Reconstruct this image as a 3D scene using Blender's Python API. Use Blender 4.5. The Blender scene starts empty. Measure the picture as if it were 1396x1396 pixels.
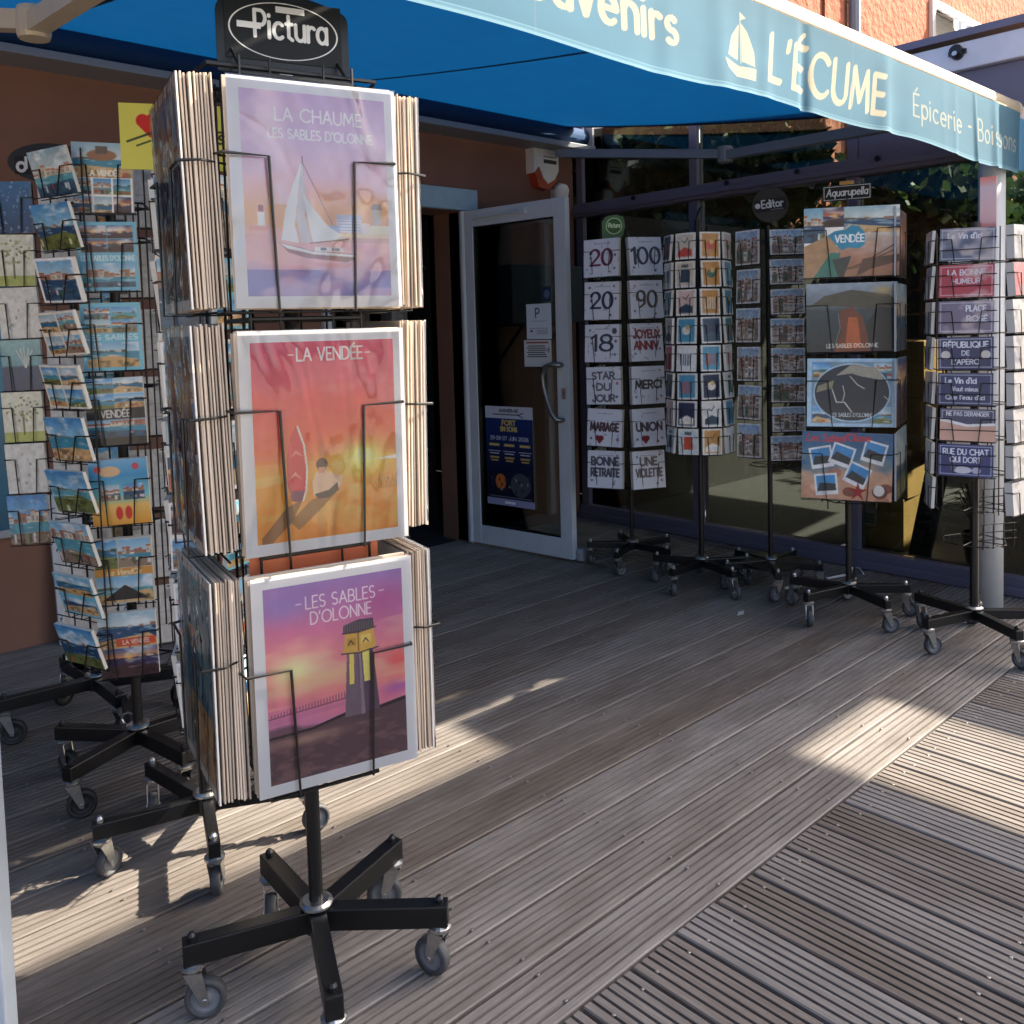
import bpy, bmesh, math, random
import numpy as np
from math import sin, cos, radians, pi, atan2, hypot
from mathutils import Vector, Matrix, Euler
random.seed(7); RNG = np.random.default_rng(11)
SC = bpy.context.scene
COL = SC.collection

# ------------------------------------------------------------------ camera
FPX, CX, CY = 1217.63, 698.0, 522.27            # in photograph pixels (1396 square)
YAW, PITCH, ROLL = radians(42.7577), radians(3.4826), radians(-1.57904)
CAMH = 1.33
def _basis():
    f = Vector((sin(YAW)*cos(PITCH), cos(YAW)*cos(PITCH), -sin(PITCH)))
    r = Vector((cos(YAW), -sin(YAW), 0)); u = r.cross(f)
    return r*cos(ROLL)+u*sin(ROLL), u*cos(ROLL)-r*sin(ROLL), f
CR, CU, CF = _basis()
CAM = Vector((0, 0, CAMH))
cd = bpy.data.cameras.new('camera'); cam = bpy.data.objects.new('camera', cd); COL.objects.link(cam)
cam.matrix_world = Matrix((( CR.x, CU.x, -CF.x, 0), (CR.y, CU.y, -CF.y, 0), (CR.z, CU.z, -CF.z, CAMH), (0, 0, 0, 1)))
cd.sensor_width = 36; cd.lens = FPX/1396*36; cd.shift_x = 0; cd.shift_y = (CY-698)/1396
cd.clip_start = .05; cd.clip_end = 500
SC.camera = cam
def ray(x, y): return CR*((x-CX)/FPX) - CU*((y-CY)/FPX) + CF
def onz(x, y, z=0.0): d = ray(x, y); return CAM + d*((z-CAMH)/d.z)
def onx(x, y, X): d = ray(x, y); return CAM + d*(X/d.x)
def ony(x, y, Y): d = ray(x, y); return CAM + d*(Y/d.y)
def onplane(x, y, p, n): d = ray(x, y); return CAM + d*((Vector(p)-CAM).dot(n)/d.dot(n))

# ------------------------------------------------------------------ light
SUN_TO = Vector((.887, -.46, .93)).normalized()   # towards the sun
EXPO = 1.78
w = bpy.data.worlds.new('World'); SC.world = w; w.use_nodes = True
nt = w.node_tree; nt.nodes.clear()
sky = nt.nodes.new('ShaderNodeTexSky'); sky.sky_type = 'NISHITA'; sky.sun_disc = False
sky.sun_elevation = math.asin(SUN_TO.z); sky.sun_rotation = atan2(SUN_TO.x, SUN_TO.y)
sky.air_density = .8; sky.dust_density = 4.0; sky.ozone_density = .2
bg = nt.nodes.new('ShaderNodeBackground'); bg.inputs['Strength'].default_value = .125
wo = nt.nodes.new('ShaderNodeOutputWorld')
nt.links.new(sky.outputs[0], bg.inputs[0]); nt.links.new(bg.outputs[0], wo.inputs[0])
sd = bpy.data.lights.new('sun', 'SUN'); sd.energy = 5.0; sd.angle = radians(.53); sd.color = (1, .90, .74)
so = bpy.data.objects.new('sun', sd); COL.objects.link(so)
so.rotation_euler = (-SUN_TO).to_track_quat('-Z', 'Y').to_euler(); so.location = (6, -3, 8)
SC.cycles.max_bounces = 6; SC.cycles.diffuse_bounces = 3; SC.cycles.glossy_bounces = 3; SC.cycles.transmission_bounces = 4; SC.cycles.transparent_max_bounces = 12; SC.cycles.caustics_reflective = False; SC.cycles.caustics_refractive = False
SC.view_settings.view_transform = 'Standard'; SC.view_settings.look = 'None'
SC.view_settings.exposure = EXPO; SC.view_settings.gamma = 1; SC.view_settings.use_curve_mapping = False

# ------------------------------------------------------------------ materials
def lin(c):
    c = np.asarray(c, float); return np.where(c <= .04045, c/12.92, ((c+.055)/1.055)**2.4)
def S(r, g, b): return tuple(lin((r/255, g/255, b/255)))
MATS = {}
def mat(name, color=(.5, .5, .5), rough=.5, metal=0, spec=.5, coat=0, noise=0, nscale=20, bump=0, bscale=60, bdist=.002, attr=None, trans=0, rnd=0):
    m = bpy.data.materials.new(name); m.use_nodes = True; MATS[name] = m
    t = m.node_tree; b = t.nodes['Principled BSDF']; L = t.links.new
    b.inputs['Base Color'].default_value = (*color, 1); b.inputs['Roughness'].default_value = rough
    b.inputs['Metallic'].default_value = metal; b.inputs['Specular IOR Level'].default_value = spec
    b.inputs['Coat Weight'].default_value = coat; b.inputs['Coat Roughness'].default_value = .12
    src = None
    if attr:
        a = t.nodes.new('ShaderNodeAttribute'); a.attribute_name = attr; src = a.outputs['Color']
    if noise or rnd:
        tc = t.nodes.new('ShaderNodeTexCoord'); n = t.nodes.new('ShaderNodeTexNoise'); n.inputs['Scale'].default_value = nscale; n.inputs['Detail'].default_value = 6
        L(tc.outputs['Object'], n.inputs['Vector'])
        mr = t.nodes.new('ShaderNodeMapRange'); mr.inputs[1].default_value = .3; mr.inputs[2].default_value = .7
        mr.inputs[3].default_value = 1-noise; mr.inputs[4].default_value = 1+noise; L(n.outputs['Fac'], mr.inputs[0])
        hs = t.nodes.new('ShaderNodeHueSaturation')
        if src: L(src, hs.inputs['Color'])
        else: hs.inputs['Color'].default_value = (*color, 1)
        if rnd:
            oi = t.nodes.new('ShaderNodeObjectInfo'); m2 = t.nodes.new('ShaderNodeMapRange'); m2.inputs[3].default_value = 1-rnd; m2.inputs[4].default_value = 1+rnd
            L(oi.outputs['Random'], m2.inputs[0]); mu = t.nodes.new('ShaderNodeMath'); mu.operation = 'MULTIPLY'
            L(mr.outputs[0], mu.inputs[0]); L(m2.outputs[0], mu.inputs[1]); L(mu.outputs[0], hs.inputs['Value'])
        else: L(mr.outputs[0], hs.inputs['Value'])
        src = hs.outputs[0]
    if src: L(src, b.inputs['Base Color'])
    if bump:
        tc = t.nodes.new('ShaderNodeTexCoord'); n = t.nodes.new('ShaderNodeTexNoise'); n.inputs['Scale'].default_value = bscale; n.inputs['Detail'].default_value = 5
        L(tc.outputs['Object'], n.inputs['Vector']); bp = t.nodes.new('ShaderNodeBump'); bp.inputs['Strength'].default_value = bump; bp.inputs['Distance'].default_value = bdist
        L(n.outputs['Fac'], bp.inputs['Height']); L(bp.outputs[0], b.inputs['Normal'])
    if trans:
        out = t.nodes['Material Output']; tr = t.nodes.new('ShaderNodeBsdfTranslucent'); mx = t.nodes.new('ShaderNodeMixShader'); mx.inputs[0].default_value = trans
        if src: L(src, tr.inputs[0])
        else: tr.inputs[0].default_value = (*color, 1)
        L(b.outputs[0], mx.inputs[1]); L(tr.outputs[0], mx.inputs[2]); L(mx.outputs[0], out.inputs[0])
    return m
def glass(name, tint=(.8, .85, .84), refl=.5, rough=.02, bump=0, bscale=8, stretch=(1, 1, 1), bdist=.01):
    m = bpy.data.materials.new(name); m.use_nodes = True; t = m.node_tree; t.nodes.clear(); L = t.links.new
    tr = t.nodes.new('ShaderNodeBsdfTransparent'); tr.inputs[0].default_value = (*tint, 1)
    g = t.nodes.new('ShaderNodeBsdfGlossy'); g.inputs['Roughness'].default_value = rough
    lw = t.nodes.new('ShaderNodeFresnel'); lw.inputs['IOR'].default_value = 1.5
    mu = t.nodes.new('ShaderNodeMath'); mu.operation = 'MULTIPLY'; mu.inputs[1].default_value = refl; L(lw.outputs[0], mu.inputs[0])
    mx = t.nodes.new('ShaderNodeMixShader'); o = t.nodes.new('ShaderNodeOutputMaterial')
    if bump:
        tc = t.nodes.new('ShaderNodeTexCoord'); mp = t.nodes.new('ShaderNodeMapping'); mp.inputs['Scale'].default_value = stretch; n = t.nodes.new('ShaderNodeTexNoise'); n.inputs['Scale'].default_value = bscale; n.inputs['Detail'].default_value = 2; n.inputs['Distortion'].default_value = 1.2
        L(tc.outputs['Object'], mp.inputs[0]); L(mp.outputs[0], n.inputs['Vector']); bp = t.nodes.new('ShaderNodeBump'); bp.inputs['Strength'].default_value = bump; bp.inputs['Distance'].default_value = bdist
        L(n.outputs['Fac'], bp.inputs['Height']); L(bp.outputs[0], g.inputs['Normal']); L(bp.outputs[0], lw.inputs['Normal'])
    L(mu.outputs[0], mx.inputs[0]); L(tr.outputs[0], mx.inputs[1]); L(g.outputs[0], mx.inputs[2]); L(mx.outputs[0], o.inputs[0])
    return m

def wood():
    m = bpy.data.materials.new('weathered_wood'); m.use_nodes = True; t = m.node_tree; b = t.nodes['Principled BSDF']; L = t.links.new
    tc = t.nodes.new('ShaderNodeTexCoord'); oi = t.nodes.new('ShaderNodeObjectInfo')
    add = t.nodes.new('ShaderNodeVectorMath'); add.operation = 'ADD'; sc = t.nodes.new('ShaderNodeVectorMath'); sc.operation = 'SCALE'; sc.inputs['Scale'].default_value = 37
    L(oi.outputs['Random'], sc.inputs[0]); L(tc.outputs['Object'], add.inputs[0]); L(sc.outputs[0], add.inputs[1])
    mp = t.nodes.new('ShaderNodeMapping'); mp.inputs['Scale'].default_value = (2.2, 60, 60); L(add.outputs[0], mp.inputs[0])
    n1 = t.nodes.new('ShaderNodeTexNoise'); n1.inputs['Scale'].default_value = 3; n1.inputs['Detail'].default_value = 7; n1.inputs['Roughness'].default_value = .65; L(mp.outputs[0], n1.inputs[0])
    mp2 = t.nodes.new('ShaderNodeMapping'); mp2.inputs['Scale'].default_value = (1.6, 5, 5); L(add.outputs[0], mp2.inputs[0])
    n2 = t.nodes.new('ShaderNodeTexNoise'); n2.inputs['Scale'].default_value = 2.2; n2.inputs['Detail'].default_value = 5; L(mp2.outputs[0], n2.inputs[0])
    r1 = t.nodes.new('ShaderNodeValToRGB'); r1.color_ramp.elements[0].position = .3; r1.color_ramp.elements[1].position = .72
    r1.color_ramp.elements[0].color = (.135, .115, .100, 1); r1.color_ramp.elements[1].color = (.235, .21, .188, 1); L(n1.outputs[0], r1.inputs[0])
    r2 = t.nodes.new('ShaderNodeValToRGB'); r2.color_ramp.elements[0].position = .33; r2.color_ramp.elements[1].position = .68
    r2.color_ramp.elements[0].color = (.78, .75, .73, 1); r2.color_ramp.elements[1].color = (1.12, 1.12, 1.14, 1); L(n2.outputs[0], r2.inputs[0])
    mx = t.nodes.new('ShaderNodeMix'); mx.data_type = 'RGBA'; mx.blend_type = 'MULTIPLY'; mx.inputs[0].default_value = 1; L(r1.outputs[0], mx.inputs[6]); L(r2.outputs[0], mx.inputs[7])
    hs = t.nodes.new('ShaderNodeHueSaturation'); L(mx.outputs[2], hs.inputs['Color'])
    mr = t.nodes.new('ShaderNodeMapRange'); mr.inputs[3].default_value = .78; mr.inputs[4].default_value = 1.2; L(oi.outputs['Random'], mr.inputs[0]); L(mr.outputs[0], hs.inputs['Value'])
    mr2 = t.nodes.new('ShaderNodeMapRange'); mr2.inputs[3].default_value = 1.25; mr2.inputs[4].default_value = .6; L(oi.outputs['Random'], mr2.inputs[0]); L(mr2.outputs[0], hs.inputs['Saturation'])
    L(hs.outputs[0], b.inputs['Base Color']); b.inputs['Roughness'].default_value = .62; b.inputs['Specular IOR Level'].default_value = .35
    bp = t.nodes.new('ShaderNodeBump'); bp.inputs['Strength'].default_value = .5; bp.inputs['Distance'].default_value = .0012; L(n1.outputs[0], bp.inputs['Height']); L(bp.outputs[0], b.inputs['Normal'])
    return m
WOOD = wood()
M_BLACK = mat('black_powder_coat', (.005, .005, .0055), .36, bump=.15, bscale=300, bdist=.0005)
M_WIRE = mat('black_wire', (.005, .005, .0055), .4)
M_STEEL = mat('zinc_steel', (.62, .62, .6), .3, 1, noise=.15, nscale=60)
M_RUB = mat('grey_rubber', (.06, .062, .066), .6, noise=.2, nscale=80)
M_RUBK = mat('black_rubber', (.02, .02, .02), .6)
M_HUBG = mat('grey_wheel_plastic', (.2, .2, .21), .45, noise=.15, nscale=60)
M_PRINT = mat('printed_card', rough=.34, spec=.5, coat=.25, attr='col')
M_MATTE = mat('matte_print', rough=.55, spec=.35, attr='col')
M_PAPER = mat('paper_edges', (.58, .48, .38), .7, rnd=.28, noise=.05)
M_SLEEVE = glass('clear_plastic_sleeve', (.97, .97, .97), 1.15, .05, bump=1.0, bscale=3.2, stretch=(2.2, 1, .7), bdist=.03)
M_SLEEVE1 = glass('creased_plastic_sleeve', (.96, .96, .97), 2.2, .06, bump=1.0, bscale=2.6, stretch=(1.6, 1, 1.2), bdist=.035)
M_SLEEVE3 = glass('taut_plastic_sleeve', (.98, .98, .98), .9, .05, bump=.08, bscale=4, bdist=.01)
M_STUCCO = mat('terracotta_stucco', S(128, 92, 76), .9, noise=.09, nscale=3, bump=.25, bscale=140, bdist=.004)
M_STUCCO2 = mat('orange_stucco', S(152, 88, 62), .92, noise=.12, nscale=2.2, bump=1, bscale=9, bdist=.05)
M_ALU = mat('white_aluminium', S(196, 203, 208), .4, noise=.04, nscale=10)
M_ALUG = mat('grey_aluminium', S(150, 155, 160), .4, .3)
M_PURP = mat('purple_grey_metal', S(98, 94, 112), .5, noise=.06, nscale=6)
M_PURPL = mat('pale_purple_metal', S(206, 203, 210), .5, noise=.08, nscale=8)
M_CREAM = mat('cream_aluminium', S(196, 184, 162), .35, noise=.04, nscale=12)
M_ARMG = mat('grey_arm_metal', S(126, 132, 140), .45)
M_LBLUE = mat('pale_blue_metal', S(150, 180, 196), .5, noise=.05)
M_GLASS = glass('window_glass', (.66, .71, .68), 1.0)
M_DGLASS = glass('door_glass', (.86, .92, .89), 1.0)
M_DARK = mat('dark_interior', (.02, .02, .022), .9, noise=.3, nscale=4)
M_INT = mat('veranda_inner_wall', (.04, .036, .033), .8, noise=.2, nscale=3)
M_DFLOOR = mat('dark_floor', (.045, .042, .04), .6, noise=.2)
M_GROUND = mat('ground_paving', (.36, .32, .27), .9, noise=.2, nscale=3)
M_CARDB = mat('cardboard', S(190, 150, 84), .8, noise=.1, nscale=12)
M_LEAF = mat('leaf_green', (.05, .085, .022), .6, rnd=0, noise=.5, nscale=2.5, trans=.3)
M_BARK = mat('bark', (.08, .06, .045), .9, noise=.3, nscale=20)
M_WHITE = mat('white_plastic', (.72, .72, .7), .4, noise=.04)
M_RED = mat('orange_red_lens', S(168, 62, 34), .25, coat=.5)
M_CLOTH = mat('blue_awning_cloth', S(6, 74, 128), .85, noise=.05, nscale=6, bump=.25, bscale=600, bdist=.0006, trans=.24)
M_CLOTHD = mat('blue_awning_seam', S(6, 50, 88), .85, trans=.08)
M_VAL = mat('pale_blue_valance', rough=.85, attr='col', bump=.3, bscale=500, bdist=.0006, trans=.2)
M_CHROME = mat('brushed_handle', (.2, .2, .2), .35, .8)
M_SCREW = mat('screw_steel', (.34, .31, .28), .4, .8)

# ------------------------------------------------------------------ mesh helpers
def put(name, me, m=None, parent=None, loc=(0, 0, 0), rot=(0, 0, 0), smooth=False):
    o = bpy.data.objects.new(name, me); COL.objects.link(o)
    if m is not None and len(me.materials) == 0: me.materials.append(m)
    o.location = loc; o.rotation_euler = rot
    if parent is not None: o.parent = parent
    if smooth: me.polygons.foreach_set('use_smooth', [True]*len(me.polygons))
    return o
def mesh(name, v, f):
    me = bpy.data.meshes.new(name); me.from_pydata([tuple(p) for p in v], [], [tuple(q) for q in f]); me.update(); return me
def tag(o, label, cat, group=None):
    o['label'] = label; o['category'] = cat
    if group: o['group'] = group
    return o
def struct(o): o['kind'] = 'structure'; return o
def empty(name, loc=(0, 0, 0), rot=(0, 0, 0), parent=None):
    o = bpy.data.objects.new(name, None); COL.objects.link(o); o.location = loc; o.rotation_euler = rot; o.empty_display_size = .1
    if parent is not None: o.parent = parent
    return o
class MB:
    def __init__(s): s.v = []; s.f = []
    def add(s, v, f, M=None):
        k = len(s.v); s.v += [tuple((M @ Vector(p)) if M is not None else p) for p in v]; s.f += [tuple(i+k for i in q) for q in f]; return s
    def box(s, a, b, M=None, bev=0):
        x0, y0, z0 = a; x1, y1, z1 = b
        if bev:
            bm = bmesh.new(); bmesh.ops.create_cube(bm, size=1)
            for q in bm.verts: q.co = Vector(((x0+x1)/2+q.co.x*(x1-x0), (y0+y1)/2+q.co.y*(y1-y0), (z0+z1)/2+q.co.z*(z1-z0)))
            bmesh.ops.bevel(bm, geom=bm.edges[:], offset=bev, segments=2, affect='EDGES', profile=.6)
            bm.verts.index_update(); s.add([tuple(q.co) for q in bm.verts], [[q.index for q in fc.verts] for fc in bm.faces], M); bm.free(); return s
        v = [(x0, y0, z0), (x1, y0, z0), (x1, y1, z0), (x0, y1, z0), (x0, y0, z1), (x1, y0, z1), (x1, y1, z1), (x0, y1, z1)]
        return s.add(v, [(3, 2, 1, 0), (4, 5, 6, 7), (0, 1, 5, 4), (1, 2, 6, 5), (2, 3, 7, 6), (3, 0, 4, 7)], M)
    def tube(s, pts, r, n=6, closed=False, M=None):
        P = [Vector(p) for p in pts]; N = len(P); rings = []; up = None
        for i in range(N):
            a = P[i-1] if (i > 0 or closed) else P[i]; b = P[(i+1) % N] if (i < N-1 or closed) else P[i]
            t = (b-a).normalized()
            if up is None:
                up = Vector((0, 0, 1)) if abs(t.z) < .9 else Vector((1, 0, 0))
            x = up - t*up.dot(t)
            if x.length < 1e-4: x = Vector((1, 0, 0)) - t*t.x
            x.normalize(); up = x; y = t.cross(x)
            k = 1.0
            if 0 < i < N-1 or closed:
                d1 = (P[i]-a).normalized(); k = 1/max(.5, d1.dot(t))
            rr = r[i] if isinstance(r, (list, tuple)) else r
            rings.append([P[i]+(x*cos(2*pi*j/n)+y*sin(2*pi*j/n))*rr*min(k, 1.4) for j in range(n)])
        v = [p for q in rings for p in q]; f = []
        for i in range(N if closed else N-1):
            for j in range(n):
                a = i*n+j; b = i*n+(j+1) % n; c = ((i+1) % N)*n+(j+1) % n; d = ((i+1) % N)*n+j; f.append((a, b, c, d))
        if not closed: f.append(tuple(range(n-1, -1, -1))); f.append(tuple((N-1)*n+j for j in range(n)))
        return s.add(v, f, M)
    def lathe(s, prof, n=16, M=None, cap=True):
        v = []; f = []
        for (r, z) in prof:
            for j in range(n): v.append((r*cos(2*pi*j/n), r*sin(2*pi*j/n), z))
        for i in range(len(prof)-1):
            for j in range(n): f.append((i*n+j, i*n+(j+1) % n, (i+1)*n+(j+1) % n, (i+1)*n+j))
        if cap: f.append(tuple(range(n-1, -1, -1))); f.append(tuple((len(prof)-1)*n+j for j in range(n)))
        return s.add(v, f, M)
    def prism(s, poly, y0, y1, M=None):        # poly in x,z, extruded along y
        n = len(poly); v = [(x, y0, z) for x, z in poly]+[(x, y1, z) for x, z in poly]
        f = [tuple(range(n)), tuple(range(2*n-1, n-1, -1))]+[((i+1) % n, i, i+n, (i+1) % n+n) for i in range(n)]
        return s.add(v, f, M)
    def obj(s, name, m, parent=None, loc=(0, 0, 0), rot=(0, 0, 0), smooth=False):
        return put(name, mesh(name, s.v, s.f), m, parent, loc, rot, smooth)
def T(x=0, y=0, z=0): return Matrix.Translation((x, y, z))
def RZ(a): return Matrix.Rotation(a, 4, 'Z')
def RX(a): return Matrix.Rotation(a, 4, 'X')
def RY(a): return Matrix.Rotation(a, 4, 'Y')

# ------------------------------------------------------------------ painter for printed matter (colours become mesh colour attributes)
def arc(cx, cy, rx, ry, a0, a1, n=16):
    return [(cx+rx*cos(radians(a0+(a1-a0)*i/n)), cy+ry*sin(radians(a0+(a1-a0)*i/n))) for i in range(n+1)]
G = {}
def gl(c, w, *st): G[c] = (w, st)
gl('A', .72, [(0, 0), (.36, 1), (.72, 0)], [(.13, .35), (.59, .35)]); gl('B', .58, [(0, 0), (0, 1), (.28, 1)]+arc(.28, .75, .24, .25, 90, -90)+[(0, .5)], [(.28, .5)]+arc(.3, .25, .28, .25, 90, -90)+[(0, 0)])
gl('C', .8, arc(.46, .5, .46, .5, 45, 315)); gl('D', .7, [(0, 0), (0, 1), (.22, 1)]+arc(.22, .5, .48, .5, 90, -90)+[(0, 0)])
gl('E', .48, [(.48, 1), (0, 1), (0, 0), (.48, 0)], [(0, .5), (.4, .5)]); gl('F', .46, [(.46, 1), (0, 1), (0, 0)], [(0, .5), (.38, .5)])
gl('G', .85, arc(.46, .5, .46, .5, 45, 330)+[(.86, .45), (.5, .45)]); gl('H', .66, [(0, 0), (0, 1)], [(.66, 0), (.66, 1)], [(0, .5), (.66, .5)])
gl('I', .02, [(0, 0), (0, 1)]); gl('J', .4, [(.4, 1), (.4, .2)]+arc(.2, .2, .2, .2, 0, -180)); gl('K', .6, [(0, 0), (0, 1)], [(.58, 1), (0, .42)], [(.2, .6), (.6, 0)])
gl('L', .46, [(0, 1), (0, 0), (.46, 0)]); gl('M', .86, [(0, 0), (.1, 1), (.43, .2), (.76, 1), (.86, 0)]); gl('N', .68, [(0, 0), (0, 1), (.68, 0), (.68, 1)])
gl('O', .96, arc(.48, .5, .48, .5, 0, 360, 26)); gl('P', .54, [(0, 0), (0, 1), (.28, 1)]+arc(.28, .72, .26, .28, 90, -90)+[(0, .44)]); gl('Q', .96, arc(.48, .5, .48, .5, 0, 360, 26), [(.6, .25), (.95, -.08)])
gl('R', .58, [(0, 0), (0, 1), (.28, 1)]+arc(.28, .74, .26, .26, 90, -90)+[(0, .48)], [(.26, .48), (.58, 0)]); gl('S', .52, arc(.26, .74, .24, .26, 40, 270, 12)+arc(.26, .24, .26, .24, 90, -140, 12))
gl('T', .62, [(0, 1), (.62, 1)], [(.31, 1), (.31, 0)]); gl('U', .64, [(0, 1), (0, .3)]+arc(.32, .3, .32, .3, 180, 360)+[(.64, 1)]); gl('V', .68, [(0, 1), (.34, 0), (.68, 1)])
gl('X', .6, [(0, 0), (.6, 1)], [(0, 1), (.6, 0)]); gl('Y', .6, [(0, 1), (.3, .5), (.6, 1)], [(.3, .5), (.3, 0)]); gl('Z', .55, [(0, 1), (.55, 1), (0, 0), (.55, 0)])
gl('É', .48, *G['E'][1], [(.16, 1.12), (.34, 1.28)]); gl("'", .08, [(.06, 1), (.02, .78)]); gl('-', .3, [(0, .48), (.3, .48)]); gl(' ', .3); gl('.', .05, [(0, 0), (.03, 0)])
gl('0', .62, arc(.31, .5, .31, .5, 0, 360, 24)); gl('1', .2, [(0, .8), (.2, 1), (.2, 0)]); gl('2', .58, arc(.28, .72, .28, .28, 170, -40, 14)+[(0, .02), (.6, .02)]); gl('8', .56, arc(.28, .76, .23, .24, 0, 360, 20), arc(.28, .26, .28, .26, 0, 360, 20)); gl('9', .56, arc(.28, .7, .27, .3, 0, 360, 20), [(.55, .7), (.5, .2), (.2, 0)]); gl('5', .5, [(.48, 1), (.08, 1), (.04, .58)]+arc(.24, .32, .26, .32, 120, -150, 14)); gl('6', .54, arc(.28, .3, .27, .3, 0, 360, 20), [(.02, .34), (.14, .8), (.42, 1)]); gl('7', .5, [(0, 1), (.5, 1), (.15, 0)])
gl('a', .5, arc(.25, .3, .25, .3, 0, 360, 18), [(.5, .6), (.5, 0)]); gl('c', .46, arc(.27, .3, .27, .3, 50, 310)); gl('d', .5, arc(.25, .3, .25, .3, 0, 360, 18), [(.5, 1), (.5, 0)]); gl('e', .52, [(.02, .32), (.52, .32)]+arc(.26, .3, .26, .3, 5, 310))
gl('i', .04, [(0, 0), (0, .6)], [(0, .82), (0, .86)]); gl('l', .04, [(0, 0), (0, 1)]); gl('m', .8, [(0, 0), (0, .6)], [(0, .4)]+arc(.2, .4, .2, .2, 180, 0, 10)+[(.4, 0)], [(.4, .4)]+arc(.6, .4, .2, .2, 180, 0, 10)+[(.8, 0)])
gl('n', .46, [(0, 0), (0, .6)], [(0, .36)]+arc(.23, .36, .23, .24, 180, 0, 12)+[(.46, 0)]); gl('o', .54, arc(.27, .3, .27, .3, 0, 360, 20)); gl('p', .5, [(0, .6), (0, -.35)], arc(.26, .3, .26, .3, 0, 360, 18)); gl('q', .5, [(.5, .6), (.5, -.35)], arc(.25, .3, .25, .3, 0, 360, 18))
gl('r', .3, [(0, 0), (0, .6)], [(0, .36)]+arc(.2, .36, .2, .22, 180, 50, 8)); gl('s', .38, arc(.19, .45, .17, .15, 40, 270, 10)+arc(.19, .15, .19, .15, 90, -140, 10)); gl('t', .3, [(.12, .9), (.12, .1), (.3, 0)], [(0, .6), (.3, .6)]); gl('u', .46, [(0, .6), (0, .22)]+arc(.23, .22, .23, .22, 180, 360, 12)+[(.46, .6)], [(.46, .3), (.46, 0)]); gl('v', .46, [(0, .6), (.23, 0), (.46, .6)])
gl('b', .5, [(0, 1), (0, 0)], arc(.26, .3, .26, .3, 0, 360, 18)); gl('h', .46, [(0, 1), (0, 0)], [(0, .36)]+arc(.23, .36, .23, .24, 180, 0, 12)+[(.46, 0)]); gl('x', .42, [(0, 0), (.42, .6)], [(0, .6), (.42, 0)])

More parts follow.
